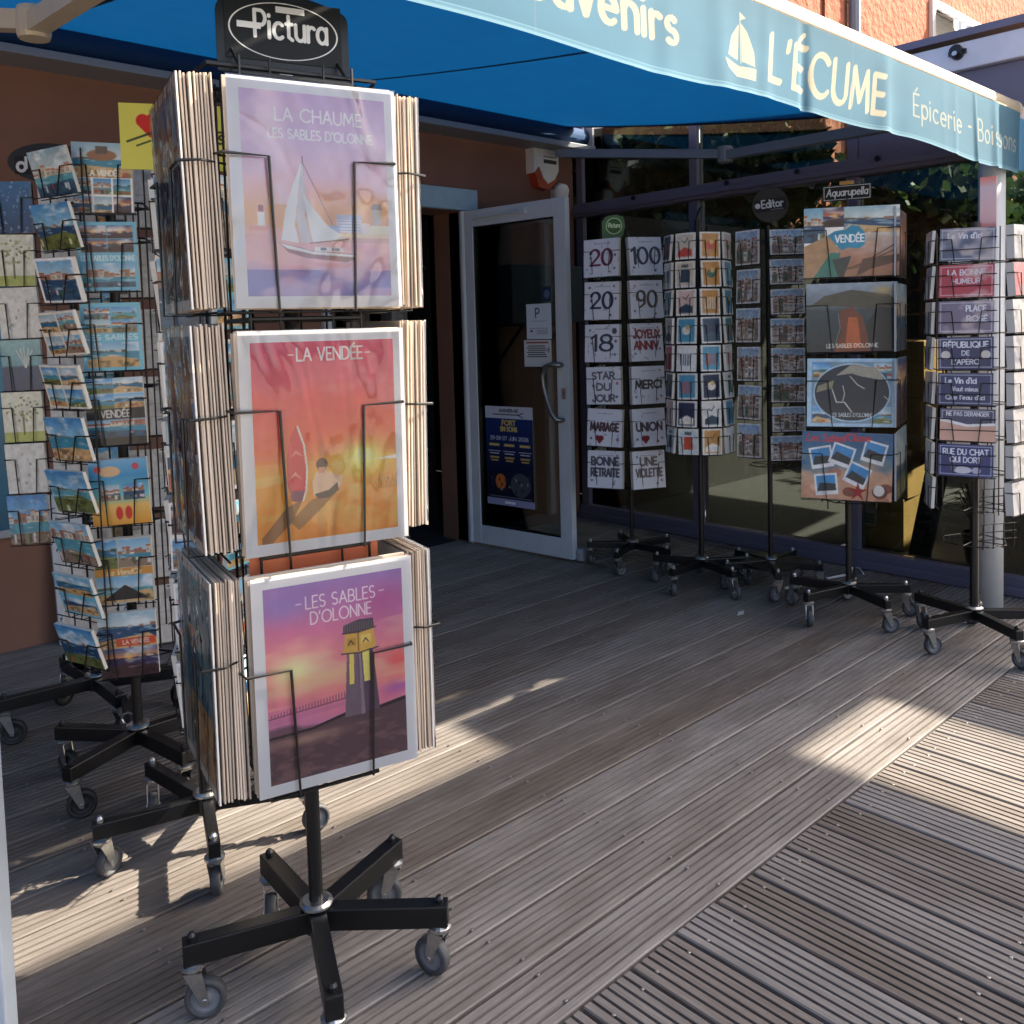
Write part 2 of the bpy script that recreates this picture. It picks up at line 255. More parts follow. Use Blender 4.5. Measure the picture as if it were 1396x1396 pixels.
class Img:
    """small raster, x 0..asp, y 0..1 from the bottom"""
    def __init__(s, W, H, ny, col=(255, 255, 255)):
        s.asp = W/H; s.ny = ny; s.nx = max(3, int(round(ny*s.asp))); s.px = 1/ny
        x = (np.arange(s.nx)+.5)/s.nx*s.asp; y = (np.arange(s.ny)+.5)/s.ny
        s.X, s.Y = np.meshgrid(x, y); s.a = np.zeros((s.ny, s.nx, 3)); s.a[:] = np.array(col)/255
    def mixin(s, c, m):
        s.a = s.a*(1-m[..., None])+np.asarray(c, float)/255*m[..., None] if np.ndim(c) == 1 else s.a*(1-m[..., None])+c*m[..., None]
    def box(s, x0, y0, x1, y1): # fractional x
        x0 *= s.asp; x1 *= s.asp
        return (np.clip((s.X-x0)/s.px+.5, 0, 1)*np.clip((x1-s.X)/s.px+.5, 0, 1)*np.clip((s.Y-y0)/s.px+.5, 0, 1)*np.clip((y1-s.Y)/s.px+.5, 0, 1))
    def rect(s, x0, y0, x1, y1, c, k=1): s.mixin(c, s.box(x0, y0, x1, y1)*k)
    def grad(s, stops, x0=0, y0=0, x1=1, y1=1, slant=0, wob=0):
        m = s.box(x0, y0, x1, y1); t = np.clip((s.Y-y0)/(y1-y0)+slant*(s.X/s.asp-.5)+(wob*s.noise(3, 5) if wob else 0), 0, 1)
        p = [q[0] for q in stops]; C = np.stack([np.interp(t, p, [q[1][k]/255 for q in stops]) for k in range(3)], -1)
        s.a = s.a*(1-m[..., None])+C*m[..., None]
    def noise(s, fx, fy, oct=3):
        o = np.zeros((s.ny, s.nx)); amp = 1; tot = 0
        for k in range(oct):
            gx, gy = int(fx*2**k)+2, int(fy*2**k)+2; g = RNG.random((gy, gx))*2-1
            u = s.X/s.asp*(gx-1.001); v = s.Y*(gy-1.001); i = u.astype(int); j = v.astype(int); fu = u-i; fv = v-j; fu = fu*fu*(3-2*fu); fv = fv*fv*(3-2*fv)
            o += amp*((g[j, i]*(1-fu)+g[j, i+1]*fu)*(1-fv)+(g[j+1, i]*(1-fu)+g[j+1, i+1]*fu)*fv); tot += amp; amp *= .55
        return o/tot
    def poly(s, pts, c, k=1):
        P = [(x*s.asp, y) for x, y in pts]; acc = np.zeros_like(s.X)
        for ox, oy in ((-.25, -.25), (.25, -.25), (-.25, .25), (.25, .25)):
            X = s.X+ox*s.px; Y = s.Y+oy*s.px; ins = np.zeros(s.X.shape, bool)
            for i in range(len(P)):
                (xa, ya), (xb, yb) = P[i], P[i-1]
                if ya == yb: continue
                ins ^= ((ya > Y) != (yb > Y)) & (X < (xb-xa)*(Y-ya)/(yb-ya)+xa)
            acc += ins
        s.mixin(c, acc/4*k)
    def ell(s, cx, cy, rx, ry, c, k=1, soft=0):   # rx in units of height
        d = np.sqrt(((s.X-cx*s.asp)/rx)**2+((s.Y-cy)/ry)**2)
        m = np.exp(-(d*1.5)**2) if soft else np.clip((1-d)*min(rx, ry)/s.px+.5, 0, 1)
        s.mixin(c, m*k)
    def glow(s, cx, cy, rx, ry, c, k=1): s.ell(cx, cy, rx, ry, c, k, 1)
    def stroke(s, pts, wd, c, k=1, nib=None):     # points in (x*asp, y) units of height
        X, Y = s.X, s.Y; P = np.array(pts, float); 
        if nib:
            ca, sa = cos(nib[0]), sin(nib[0]); q = nib[1]
            X, Y = X*ca+Y*sa, (-X*sa+Y*ca)*q; P = np.stack([P[:, 0]*ca+P[:, 1]*sa, (-P[:, 0]*sa+P[:, 1]*ca)*q], -1)
        d = np.full(X.shape, 9.)
        for i in range(len(P)-1):
            ax, ay = P[i]; bx, by = P[i+1]; dx, dy = bx-ax, by-ay; l = dx*dx+dy*dy+1e-12
            t = np.clip(((X-ax)*dx+(Y-ay)*dy)/l, 0, 1); d = np.minimum(d, np.hypot(X-ax-t*dx, Y-ay-t*dy))
        return np.clip((wd/2-d)/s.px+.5, 0, 1)*k
    def line(s, pts, wd, c, k=1): s.mixin(c, s.stroke([(x*s.asp, y) for x, y in pts], wd, c, k))
    def text(s, txt, cx, y, h, c, wd=.1, k=1, sp=.2, w=None, nib=None, slant=0, align=0, xs=1, rot=0):
        tw = sum(G.get(ch, G['O'])[0]*xs+sp for ch in txt)-sp
        if w: xs2 = w*s.asp/(tw*h)
        else: xs2 = 1
        hx = h*xs2; x = cx*s.asp-(tw*hx/2 if align == 0 else 0); m = np.zeros_like(s.X); X0 = cx*s.asp
        for ch in txt:
            gw, st = G.get(ch, G['O'])
            for p in st:
                q = [(x+(a*xs+slant*b)*hx, y+b*h) for a, b in p]
                if rot: q = [(X0+(a-X0)*cos(rot)-(b-y)*sin(rot), y+(a-X0)*sin(rot)+(b-y)*cos(rot)) for a, b in q]
                m = np.maximum(m, s.stroke(q, max(wd*h, s.px*.9), c, 1, nib))
            x += (gw*xs+sp)*hx
        s.mixin(c, m*k)
    def grain(s, k=.03, fx=12, fy=12): s.a = np.clip(s.a*(1+k*s.noise(fx, fy, 4)[..., None]*2), 0, 1)

def sheet_mesh(name, W, H, T_, img, edge=(235, 230, 222), border=0, bc=(245, 245, 245), bend=0, curl=0, m=None):
    """flat sheet: x right, z up, front towards -y; front carries the picture as face-corner colours"""
    nx, ny = img.nx, img.ny
    xs = np.linspace(-W/2+border, W/2-border, nx+1); zs = np.linspace(-H/2+border, H/2-border, ny+1); C = img.a
    if border:
        xs = np.concatenate([[-W/2], xs, [W/2]]); zs = np.concatenate([[-H/2], zs, [H/2]])
        C2 = np.zeros((ny+2, nx+2, 3)); C2[:] = np.array(bc)/255; C2[1:-1, 1:-1] = C; C = C2; nx += 2; ny += 2
    X, Z = np.meshgrid(xs, zs); Yv = -T_/2 + bend*(1-(2*X/W)**2)*-1 + curl*((Z/H+.5)**2)*-1
    V = np.stack([X, Yv, Z], -1).reshape(-1, 3); idx = np.arange((nx+1)*(ny+1)).reshape(ny+1, nx+1)
    F = np.stack([idx[:-1, :-1], idx[:-1, 1:], idx[1:, 1:], idx[1:, :-1]], -1).reshape(-1, 4)
    ring = list(idx[0, :])+list(idx[1:, -1])+list(idx[-1, :-1][::-1])+list(idx[1:-1, 0][::-1]); n = len(ring)
    back = V[ring].copy(); back[:, 1] += T_; k0 = len(V); V = np.concatenate([V, back])
    faces = [tuple(q) for q in F.tolist()]+[(ring[(i+1) % n], ring[i], k0+i, k0+(i+1) % n) for i in range(n)]+[tuple(range(k0+n-1, k0-1, -1))]
    me = bpy.data.meshes.new(name); me.from_pydata(V.tolist(), [], faces); me.update()
    ca = me.color_attributes.new('col', 'FLOAT_COLOR', 'CORNER')
    Lc = lin(C.reshape(-1, 3)); e = lin(np.array(edge)/255); nl = len(me.loops); cols = np.ones((nl, 4)); cols[:, :3] = e; cols[:len(F)*4, :3] = np.repeat(Lc, 4, 0)
    ca.data.foreach_set('color', cols.ravel()); me.materials.append(m or M_PRINT); return me

# --------- pictures
def pic_chaume(ny=270):
    i = Img(.262, .352, ny)
    i.grad([(0, (150, 140, 200)), (.1, (170, 150, 205)), (.17, (226, 178, 190)), (.3, (240, 172, 160)), (.33, (248, 166, 108)), (.42, (246, 168, 112)), (.5, (240, 172, 158)), (.6, (222, 180, 200)), (.78, (205, 172, 208)), (1, (190, 150, 195))], wob=.05)
    m = np.clip(i.noise(3, 4)*2.2, 0, 1)*i.box(0, .45, 1, 1); i.mixin((236, 205, 222), m*.75)
    i.rect(0, 0, 1, .31, (238, 176, 178), .25); m = np.clip(i.noise(3, 14)*2, 0, 1)*i.box(0, 0, 1, .3); i.mixin((214, 150, 172), m*.6)
    m = np.clip(i.noise(3, 9)*3+.3, 0, 1)*i.box(0, 0, 1, .13); i.mixin((118, 112, 180), m*.8)
    i.rect(.56, .295, 1, .315, (228, 206, 168)); i.rect(.6, .27, 1, .295, (196, 160, 150), .6)
    i.rect(.62, .32, .8, .395, (200, 205, 225)); i.rect(.62, .385, .8, .41, (170, 180, 212)); i.rect(.57, .315, .64, .355, (160, 175, 205)); i.rect(.8, .315, .86, .37, (222, 212, 214))
    for q in range(4): i.rect(.63, .33+q*.015, .79, .334+q*.015, (150, 158, 190))
    i.rect(.85, .315, 1, .36, (236, 222, 196)); i.rect(.88, .36, .95, .44, (188, 176, 170)); i.poly([(.87, .44), (.96, .44), (.945, .47), (.885, .47)], (150, 138, 134))
    i.rect(.085, .34, .13, .41, (246, 240, 238)); i.rect(.09, .41, .125, .43, (160, 70, 80)); i.ell(.107, .432, .013, .013, (130, 60, 72)); i.rect(.03, .32, .15, .342, (226, 150, 140))
    i.line([(.405, .27), (.4, .69)], .005, (80, 62, 70))
    i.poly([(.4, .67), (.37, .52), (.34, .38), (.37, .265), (.44, .268), (.405, .4), (.415, .5)], (208, 204, 208)); i.poly([(.393, .66), (.33, .55), (.27, .42), (.235, .275), (.355, .262), (.33, .35), (.352, .46)], (240, 243, 240))
    i.poly([(.395, .51), (.47, .43), (.56, .35), (.69, .287), (.45, .262), (.425, .36)], (246, 246, 241)); i.poly([(.425, .36), (.52, .33), (.69, .287), (.45, .262)], (226, 226, 224), .6); i.line([(.4, .66), (.59, .36)], .004, (140, 110, 120)); i.line([(.43, .263), (.7, .287)], .006, (120, 76, 70))
    i.poly([(.215, .265), (.45, .225), (.76, .21), (.745, .185), (.68, .17), (.4, .19), (.28, .215)], (150, 96, 100)); i.poly([(.22, .262), (.45, .222), (.76, .207), (.75, .195), (.45, .208), (.27, .235)], (244, 236, 232))
    i.rect(.46, .222, .66, .245, (232, 228, 230)); i.rect(.5, .228, .54, .242, (120, 120, 140)); i.rect(.58, .226, .63, .242, (120, 120, 140)); i.poly([(.4, .165), (.75, .165), (.68, .14), (.45, .15)], (214, 140, 150), .6)
    i.text('LA CHAUME', .53, .86, .062, (250, 240, 246), .13, w=.6); i.text("LES SABLES D'OLONNE", .54, .775, .045, (250, 240, 246), .15, w=.72); i.grain(.02); return i
def pic_vendee(ny=270):
    i = Img(.262, .352, ny)
    i.grad([(0, (216, 122, 40)), (.2, (236, 146, 50)), (.33, (244, 156, 56)), (.4, (244, 130, 50)), (.5, (236, 92, 54)), (.65, (228, 68, 66)), (.8, (216, 72, 96)), (1, (200, 56, 98))], slant=-.05, wob=.06)
    m = np.clip(i.noise(3, 8)*2.4, 0, 1)*i.box(0, .42, 1, 1); i.mixin((232, 120, 128), m*.55); m = np.clip(i.noise(2, 8)*2.4, 0, 1)*i.box(0, .4, 1, .8); i.mixin((240, 90, 60), m*.4)
    i.glow(.74, .385, .26, .14, (255, 214, 90), .9); i.glow(.76, .4, .09, .07, (255, 246, 170), 1)
    for q in range(9): i.rect(0, .30+.011*q, 1, .304+.011*q, (252, 196, 110), .35)
    i.poly([(.5, .365), (.7, .385), (.62, .375)], (255, 236, 200)); i.poly([(.82, .375), (1, .39), (1, .37)], (255, 240, 214)); i.poly([(.0, .33), (.22, .345), (.2, .3), (0, .28)], (240, 190, 120), .5)
    i.poly([(0, 0), (0, .12), (.5, .25), (1, .3), (1, 0)], (226, 150, 62), .55); m = np.clip(i.noise(5, 12)*2, 0, 1)*i.box(0, 0, 1, .26); i.mixin((248, 196, 110), m*.45)
    i.poly([(.03, .03), (.2, .17), (.32, .21), (.24, .1), (.1, 0), (.03, .0)], (120, 84, 52), .8); i.poly([(.22, .1), (.38, .2), (.55, .22), (.4, .12), (.28, .05)], (130, 92, 50), .75)
    b = [(.285, .585), (.33, .48), (.345, .36), (.335, .25), (.31, .195), (.24, .2), (.21, .3), (.215, .42), (.24, .52)]; i.poly([(x+.012, y) for x, y in b], (255, 240, 214)); i.poly(b, (206, 44, 62)); i.poly([(.24, .25), (.33, .25), (.31, .195), (.24, .2)], (110, 40, 80)); i.poly([(.24, .42), (.28, .46), (.33, .42), (.28, .44)], (240, 130, 110)); i.poly([(.225, .31), (.27, .35), (.32, .3), (.27, .33)], (236, 150, 130)); i.poly([(.22, .5), (.25, .5), (.24, .21), (.215, .3)], (230, 90, 90), .5)
    i.poly([(.39, .215), (.385, .29), (.41, .335), (.46, .35), (.53, .325), (.6, .305), (.59, .255), (.55, .245), (.52, .225)], (240, 188, 156)); i.poly([(.4, .225), (.5, .24), (.56, .275), (.57, .235), (.5, .2), (.42, .2)], (74, 58, 46)); i.ell(.455, .375, .03, .032, (84, 48, 36)); i.rect(.43, .33, .48, .36, (214, 150, 120))
    for q in range(14): i.line([(.86+.01*q, .22), (.85+.012*q+.02*(q % 3-1), .26+.012*(q % 4))], .004, (150, 120, 50), .8)
    i.text('LA VENDÉE', .54, .905, .062, (254, 240, 232), .14, w=.46); i.line([(.25, .935), (.285, .935)], .005, (252, 236, 230)); i.line([(.79, .935), (.825, .935)], .005, (252, 236, 230)); i.grain(.02); return i
def pic_sables(ny=270):
    i = Img(.262, .352, ny)
    i.grad([(0, (80, 52, 66)), (.24, (120, 84, 100)), (.26, (214, 130, 170)), (.36, (232, 130, 150)), (.45, (244, 150, 140)), (.6, (236, 140, 150)), (.75, (214, 120, 160)), (.9, (176, 120, 180)), (1, (150, 116, 186))], slant=.06, wob=.03)
    i.glow(.2, .56, .2, .13, (255, 240, 176), .95); i.glow(.45, .5, .3, .05, (252, 190, 130), .6); i.glow(.95, .5, .12, .1, (240, 90, 90), .8); i.glow(.95, .36, .16, .05, (170, 90, 180), .7); i.glow(.85, .85, .25, .15, (196, 84, 150), .6); i.glow(.1, .9, .25, .12, (140, 130, 200), .6)
    m = np.clip(i.noise(2, 14)*2.6, 0, 1)*i.box(0, .38, 1, .75); i.mixin((255, 220, 180), m*.3)
    for q in range(26):
        x = .02+.56*q/26; i.rect(x, .335+.001*q, x+.008, .36+.0016*q, (140, 84, 110), .8)
    i.poly([(0, .335), (.57, .36), (.57, .368), (0, .343)], (150, 90, 116)); i.poly([(0, .33), (.6, .355), (.6, .33), (0, .3)], (200, 120, 160), .6)
    i.poly([(0, 0), (0, .235), (.3, .245), (.55, .285), (.75, .27), (1, .3), (1, 0)], (92, 66, 74)); i.poly([(0, .245), (.3, .252), (.55, .29), (.75, .28), (1, .305), (1, .285), (.75, .262), (.55, .275), (.3, .238), (0, .232)], (40, 28, 34))
    m = np.clip(i.noise(8, 30)*2+.2, 0, 1)*i.box(0, 0, 1, .22); i.mixin((150, 112, 108), m*.5); i.glow(.25, .2, .3, .04, (190, 150, 130), .7)
    i.poly([(.54, .262), (.57, .6), (.76, .6), (.8, .265)], (96, 76, 96)); i.poly([(.54, .262), (.57, .6), (.645, .6), (.66, .26)], (120, 98, 114)); i.poly([(.66, .26), (.655, .6), (.67, .6), (.69, .26)], (150, 126, 140))
    i.poly([(.585, .59), (.62, .59), (.615, .43), (.58, .43)], (246, 214, 110)); i.poly([(.68, .595), (.735, .595), (.735, .43), (.69, .43)], (250, 226, 120)); i.poly([(.545, .6), (.56, .7), (.77, .715), (.785, .605), (.66, .59)], (224, 176, 84)); i.line([(.655, .6), (.655, .705)], .006, (120, 84, 50)); i.rect(.575, .63, .64, .672, (200, 150, 66)); i.rect(.675, .635, .75, .68, (244, 206, 110))
    for x in (.6, .71): i.line([(x-.02, .64), (x, .66), (x+.02, .64)], .006, (70, 50, 40))
    i.poly([(.545, .7), (.55, .745), (.66, .765), (.77, .76), (.775, .71), (.66, .7)], (76, 66, 76)); i.line([(.53, .598), (.66, .588), (.8, .6)], .007, (70, 54, 64)); i.line([(.54, .703), (.66, .697), (.79, .71)], .006, (70, 54, 64))
    for q in range(12): i.line([(.56+.018*q, .71), (.56+.018*q, .75)], .003, (130, 118, 126))
    i.text('LES SABLES', .54, .868, .062, (248, 230, 240), .1, w=.5); i.text("D'OLONNE", .54, .785, .062, (248, 230, 240), .1, w=.44); i.line([(.22, .898), (.255, .898)], .005, (248, 230, 240)); i.line([(.825, .898), (.86, .898)], .005, (248, 230, 240)); i.grain(.02); return i
SKY = [((120, 178, 216), (190, 216, 228)), ((70, 140, 200), (150, 200, 226)), ((150, 186, 204), (214, 222, 222)), ((60, 90, 150), (236, 150, 90)), ((40, 60, 110), (220, 110, 70)), ((170, 190, 205), (230, 226, 214))]
def scene(i, x0, y0, x1, y1, kind):
    r = random.random; t, b = random.choice(SKY[:3] if kind not in ('sunset',) else SKY[3:5]); h = y0+(y1-y0)*(.45+.25*r())
    i.grad([(0, b), (1, t)], x0, h, x1, y1); sea = random.choice([(40, 104, 140), (60, 140, 168), (34, 74, 112), (90, 160, 176)]) if kind != 'sunset' else (60, 50, 84)
    low = {'beach': (214, 176, 124), 'harbour': (50, 90, 120), 'town': (150, 130, 112), 'sunset': (70, 44, 50), 'cliff': (110, 122, 66), 'dune': (206, 166, 110)}[kind]
    m = y0+(h-y0)*(.35+.3*r()); i.rect(x0, y0, x1, m, low); i.rect(x0, m, x1, h, sea); i.poly([(x0, m), (x0+(x1-x0)*r(), m+(h-m)*.7*r()), (x1, m), (x1, y0), (x0, y0)], low)
    i.mixin(tuple(int(q*.55) for q in low), np.clip(i.noise(9, 12, 3)*2.2, 0, 1)*i.box(x0, y0, x1, m)*.8); i.mixin((238, 242, 244), np.clip(i.noise(3, 6, 3)*2.4-.2, 0, 1)*i.box(x0, h, x1, y1)*.75); i.mixin((210, 226, 232), np.clip(i.noise(5, 26, 2)*2.6-.5, 0, 1)*i.box(x0, m, x1, h)*.6)
    for k in range(int(3+5*r())): a = x0+(x1-x0)*r(); hh = .02+.05*r(); i.rect(a, h-.012, min(x1, a+.02+.1*r()), h+hh*(y1-y0), random.choice([(66, 84, 56), (96, 92, 78), (206, 196, 184), (150, 104, 84)]), .9)
    n = int(5+6*r())
    if kind in ('town', 'harbour'):
        for k in range(n):
            a = x0+(x1-x0)*k/n; hh = h+(y1-y0)*(.03+.2*r()); c = random.choice([(236, 228, 216), (200, 186, 170), (220, 206, 180), (170, 120, 96)]); i.rect(a, h-.02, a+(x1-x0)/n*.95, hh, c); i.rect(a, hh-.015, a+(x1-x0)/n*.95, hh+.012, (176, 96, 66)); [i.rect(a+(x1-x0)/n*(.15+.3*q), h+.01, a+(x1-x0)/n*(.3+.3*q), h+.01+(hh-h)*.5, (84, 92, 104), .8) for q in range(2)]
        for k in range(n): a = x0+(x1-x0)*r(); i.rect(a, y0+(m-y0)*r(), min(x1, a+.05), m, random.choice([(240, 240, 240), (40, 50, 70), (180, 60, 50), (80, 110, 60)]), .8)
    elif kind == 'sunset': i.glow((x0+x1)/2, h, .22*(y1-y0), .16*(y1-y0), (255, 200, 110), .9*1.0)
    else:
        for k in range(6): a = x0+(x1-x0)*r()*.9; i.rect(a, y0+(m-y0)*r()*.8, a+.03+.05*r(), y0+(m-y0)*(.3+.6*r()), random.choice([(240, 236, 226), (200, 70, 60), (60, 96, 60), (120, 90, 66)]), .8)
        i.poly([(x0, h), (x0+(x1-x0)*.3*r(), h+.05*(y1-y0)), (x0+(x1-x0)*(.4+.4*r()), h)], (96, 100, 80))
KINDS = ['beach', 'harbour', 'town', 'cliff', 'dune', 'sunset', 'beach', 'town']
def pic_card(W, H, ny, style=None, title=None):
    i = Img(W, H, ny); st = style or random.choice(['one', 'one', 'multi', 'two', 'frame'])
    if st == 'one': scene(i, 0, 0, 1, 1, random.choice(KINDS)); i.a *= 1+.12*np.clip(i.noise(6, 8), -1, 1)[..., None]
    elif st == 'frame': i.a[:] = 1; scene(i, .06, .06, .94, .94, random.choice(KINDS))
    elif st == 'two': i.a[:] = np.array(random.choice([(250, 250, 250), (120, 196, 222), (30, 40, 56)]))/255; scene(i, .05, .53, .95, .96, random.choice(KINDS)); scene(i, .05, .05, .95, .42, random.choice(KINDS))
    elif st == 'multi':
        i.a[:] = np.array(random.choice([(250, 250, 250), (120, 196, 222), (240, 232, 214)]))/255
        for a, b in ((.04, .55), (.52, .55), (.04, .05), (.52, .05)): scene(i, a, b, a+.44, b+.4, random.choice(KINDS))
    elif st == 'tree':
        i.a[:] = np.array((226, 226, 206))/255; i.rect(0, 0, 1, .2, (176, 186, 96)); i.line([(.5, .15), (.5, .55)], .03, (96, 86, 60))
        for k in range(40): a = random.random()*6.28; q = .32*random.random()**.5; i.ell(.5+q*cos(a)/i.asp, .66+q*.75*sin(a), .02, .02, random.choice([(140, 146, 90), (110, 120, 84), (176, 176, 120)]))
    elif st == 'night': i.grad([(0, (30, 60, 104)), (1, (58, 110, 158))]); m = (np.abs(i.noise(8, 9)) > .42).astype(float); i.mixin((170, 204, 226), m*.5)
    elif st == 'white':
        i.a[:] = np.array((222, 222, 216))/255; k = random.random()
        for q in range(6): i.ell(.2+.6*random.random(), .2+.6*random.random(), .02, .03, random.choice([(150, 160, 150), (190, 160, 150), (120, 130, 140)]), .8)
    elif st == 'plant': i.grad([(0, (44, 62, 96)), (.45, (60, 80, 110)), (.5, (120, 170, 176)), (1, (150, 190, 190))]); [i.line([(.6, .45), (.4+.1*k, .85-.03*abs(k-2))], .02, (226, 226, 214)) for k in range(5)]
    elif st == 'back':
        i.a[:] = np.array((206, 206, 204))/255; i.line([(.5, .1), (.5, .85)], .008, (150, 150, 150)); i.rect(.74, .76, .92, .92, (170, 170, 170)); i.text('CARTE', .25, .86, .04, (140, 140, 140), .15); i.rect(.1, .06, .35, .12, (70, 70, 74))
        for q in range(3): i.rect(.55, .3+.12*q, .92, .308+.12*q, (160, 160, 160))
    elif st == 'art':
        c = random.choice([(90, 160, 190), (196, 70, 84), (226, 214, 196), (44, 56, 84), (210, 150, 80), (60, 130, 130), (232, 200, 190), (240, 236, 226), (240, 240, 238), (222, 234, 234)])
        i.a[:] = np.array((246, 244, 238))/255; i.rect(.08, .06, .92, .94, c); d = random.choice([(250, 240, 226), (60, 80, 96), (220, 90, 70), (80, 110, 90)])
        q = random.randint(0, 3)
        if q == 0: i.ell(.5, .5, .18, .16, d); i.ell(.56, .62, .08, .09, (240, 200, 120))
        elif q == 1: [i.line([(.25+.12*k, .25), (.25+.12*k, .65)], .05, d, .8) for k in range(5)]
        elif q == 2: i.poly([(.15, .1), (.85, .1), (.85, .35), (.5, .45), (.15, .3)], d); i.line([(.35, .7), (.5, .62), (.65, .8)], .03, (60, 60, 70))
        else: i.poly([(.25, .2), (.75, .2), (.7, .7), (.3, .7)], d); i.text('MERCI', .5, .78, .07, (60, 60, 60), .18)
    if title:
        i.text(title, .5, .47, .075, (30, 40, 60), .3, w=min(.86, .1*len(title))); i.text(title, .5, .475, .075, (250, 250, 250), .16, w=min(.86, .1*len(title)))
    i.grain(.06, 10, 10); return i

def pic_town(W, H, ny):
    i = Img(W, H, ny, (240, 240, 240)); i.grad([(0, (150, 130, 116)), (.3, (170, 150, 134)), (.34, (200, 190, 180)), (.62, (196, 208, 218)), (1, (150, 178, 208))], .04, .04, .96, .96)
    for q in range(3):
        for k in range(6):
            a = .04+.92*k/6+.03*random.random(); b = .5-.13*q+.1*random.random(); i.rect(a, .1, min(.96, a+.16), b+.12, random.choice([(226, 220, 212), (206, 192, 176), (186, 160, 144), (214, 208, 206), (150, 130, 120), (110, 124, 96)])); i.poly([(a, b+.12), (min(.96, a+.08), b+.2), (min(.96, a+.16), b+.12)], random.choice([(160, 100, 80), (120, 96, 90), (180, 120, 96)]))
            for w_ in range(2): i.rect(a+.03+.06*w_, b-.02, a+.055+.06*w_, b+.06, (84, 92, 108))
    i.mixin((96, 80, 70), np.clip(i.noise(8, 8, 3)*2, 0, 1)*i.box(.04, .04, .96, .34)*.8); i.grain(.12, 14, 14); return i
# ------------------------------------------------------------------ ground and deck
struct(MB().box((-40, -30, -.3), (60, 40, -.075)).obj('ground', M_GROUND))
deck = struct(empty('deck'))
def board_mesh(name, L, wd, ng=5):
    g, dp, e = .0075, .009, .003; pts = [(-wd/2, -.024), (-wd/2, -e), (-wd/2+e, 0)]; pit = wd/(ng+1)
    for k in range(ng):
        c = -wd/2+pit*(k+1); pts += [(c-g/2, 0), (c-g/2+.0008, -dp), (c+g/2-.0008, -dp), (c+g/2, 0)]
    pts += [(wd/2-e, 0), (wd/2, -e), (wd/2, -.024)]; n = len(pts)
    v = [(0, y, z) for y, z in pts]+[(L, y, z) for y, z in pts]
    f = [(i, i+n, i+1+n, i+1) for i in range(n-1)]+[tuple(range(n)), tuple(range(2*n-1, n-1, -1))]
    return mesh(name, v, f)
YD = 1.164; PA = .1455; PB = .1522
bmA = board_mesh('plank', 6.6, PA-.008); bmB = board_mesh('plank', 4.6, PB-.0095)
rows_a = []; y = YD+PA/2
while y < 4.34:
    o = put('plank', bmA, WOOD, deck, (-2.03+.02*random.random(), y, random.uniform(-.0012, .0008)), (random.uniform(-.003, .003), 0, random.uniform(-.0004, .0004))); rows_a.append(y); y += PA
rows_b = []; x = 1.666-PB/2-PB*16
while x < 5.6:
    put('plank', bmB, WOOD, deck, (x, YD-.006-random.random()*.003, random.uniform(-.0012, .0008)), (random.uniform(-.003, .003), 0, -pi/2+random.uniform(-.0006, .0006))); rows_b.append(x); x += PB
sc_ = MB()
for y in rows_a:
    for jx in np.arange(-.35, 4.5, .52):
        for s in (-.045, .045): sc_.lathe([(.0042, -.001), (.0042, .0012), (.0028, .0018)], 8, T(jx+random.uniform(-.012, .012)+.25*((y*3.1) % 1 > .5)*0, y+s, 0))
for x in rows_b:
    for jy in np.arange(YD-.06, -2.2, -.47):
        for s in (-.046, .046): sc_.lathe([(.0042, -.001), (.0042, .0012), (.0028, .0018)], 8, T(x+s, jy+random.uniform(-.012, .012), 0))
so_ = sc_.obj('screw_heads', M_SCREW, deck); so_['kind'] = 'stuff'

# ------------------------------------------------------------------ shop wall, doorway, shop interior
YW, XF = 4.27, 4.6
OX0, OX1, OZ = 2.62, 3.54, 2.06
wall = MB().box((-6, YW, -.07), (OX0, YW+.25, 3.4)).box((OX1, YW, -.07), (XF-.03, YW+.25, 3.4)).box((OX0, YW, OZ), (OX1, YW+.25, 3.4)).obj('shop_wall', M_STUCCO)
tag(wall, 'dim terracotta rendered shop wall behind the racks, with a doorway', 'wall')
MB().box((-5.3, 1.3, -.07), (-5.05, YW-.002, 3.4)).obj('added_shade_wall', M_STUCCO, wall)  # unseen wall added to keep light off the far deck
lin_ = MB().box((OX0-.1, YW-.045, OZ), (3.66, YW-.002, 2.19), bev=.006).obj('lintel', M_LBLUE, wall)
for a, b in ((OX0-.07, OX0), (OX1, OX1+.075)): MB().box((a, YW-.035, 0), (b, YW+.1, OZ-.002), bev=.005).obj('door_jamb', M_ALU, wall)
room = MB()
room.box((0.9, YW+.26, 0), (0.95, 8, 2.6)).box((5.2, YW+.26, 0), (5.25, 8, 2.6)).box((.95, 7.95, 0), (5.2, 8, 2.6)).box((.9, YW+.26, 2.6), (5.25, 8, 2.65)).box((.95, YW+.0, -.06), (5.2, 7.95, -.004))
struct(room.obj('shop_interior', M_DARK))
sh = empty('shop_shelf', (3.0, 5.0, 0)); tag(sh, 'dark shelving inside the shop seen through the doorway', 'shelf')
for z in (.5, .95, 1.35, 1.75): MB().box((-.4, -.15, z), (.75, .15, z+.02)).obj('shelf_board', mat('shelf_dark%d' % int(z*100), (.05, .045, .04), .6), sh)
for s in (-.4, .73): MB().box((s, -.15, 0), (s+.02, .15, 2.1)).obj('side_panel', M_DARK, sh)
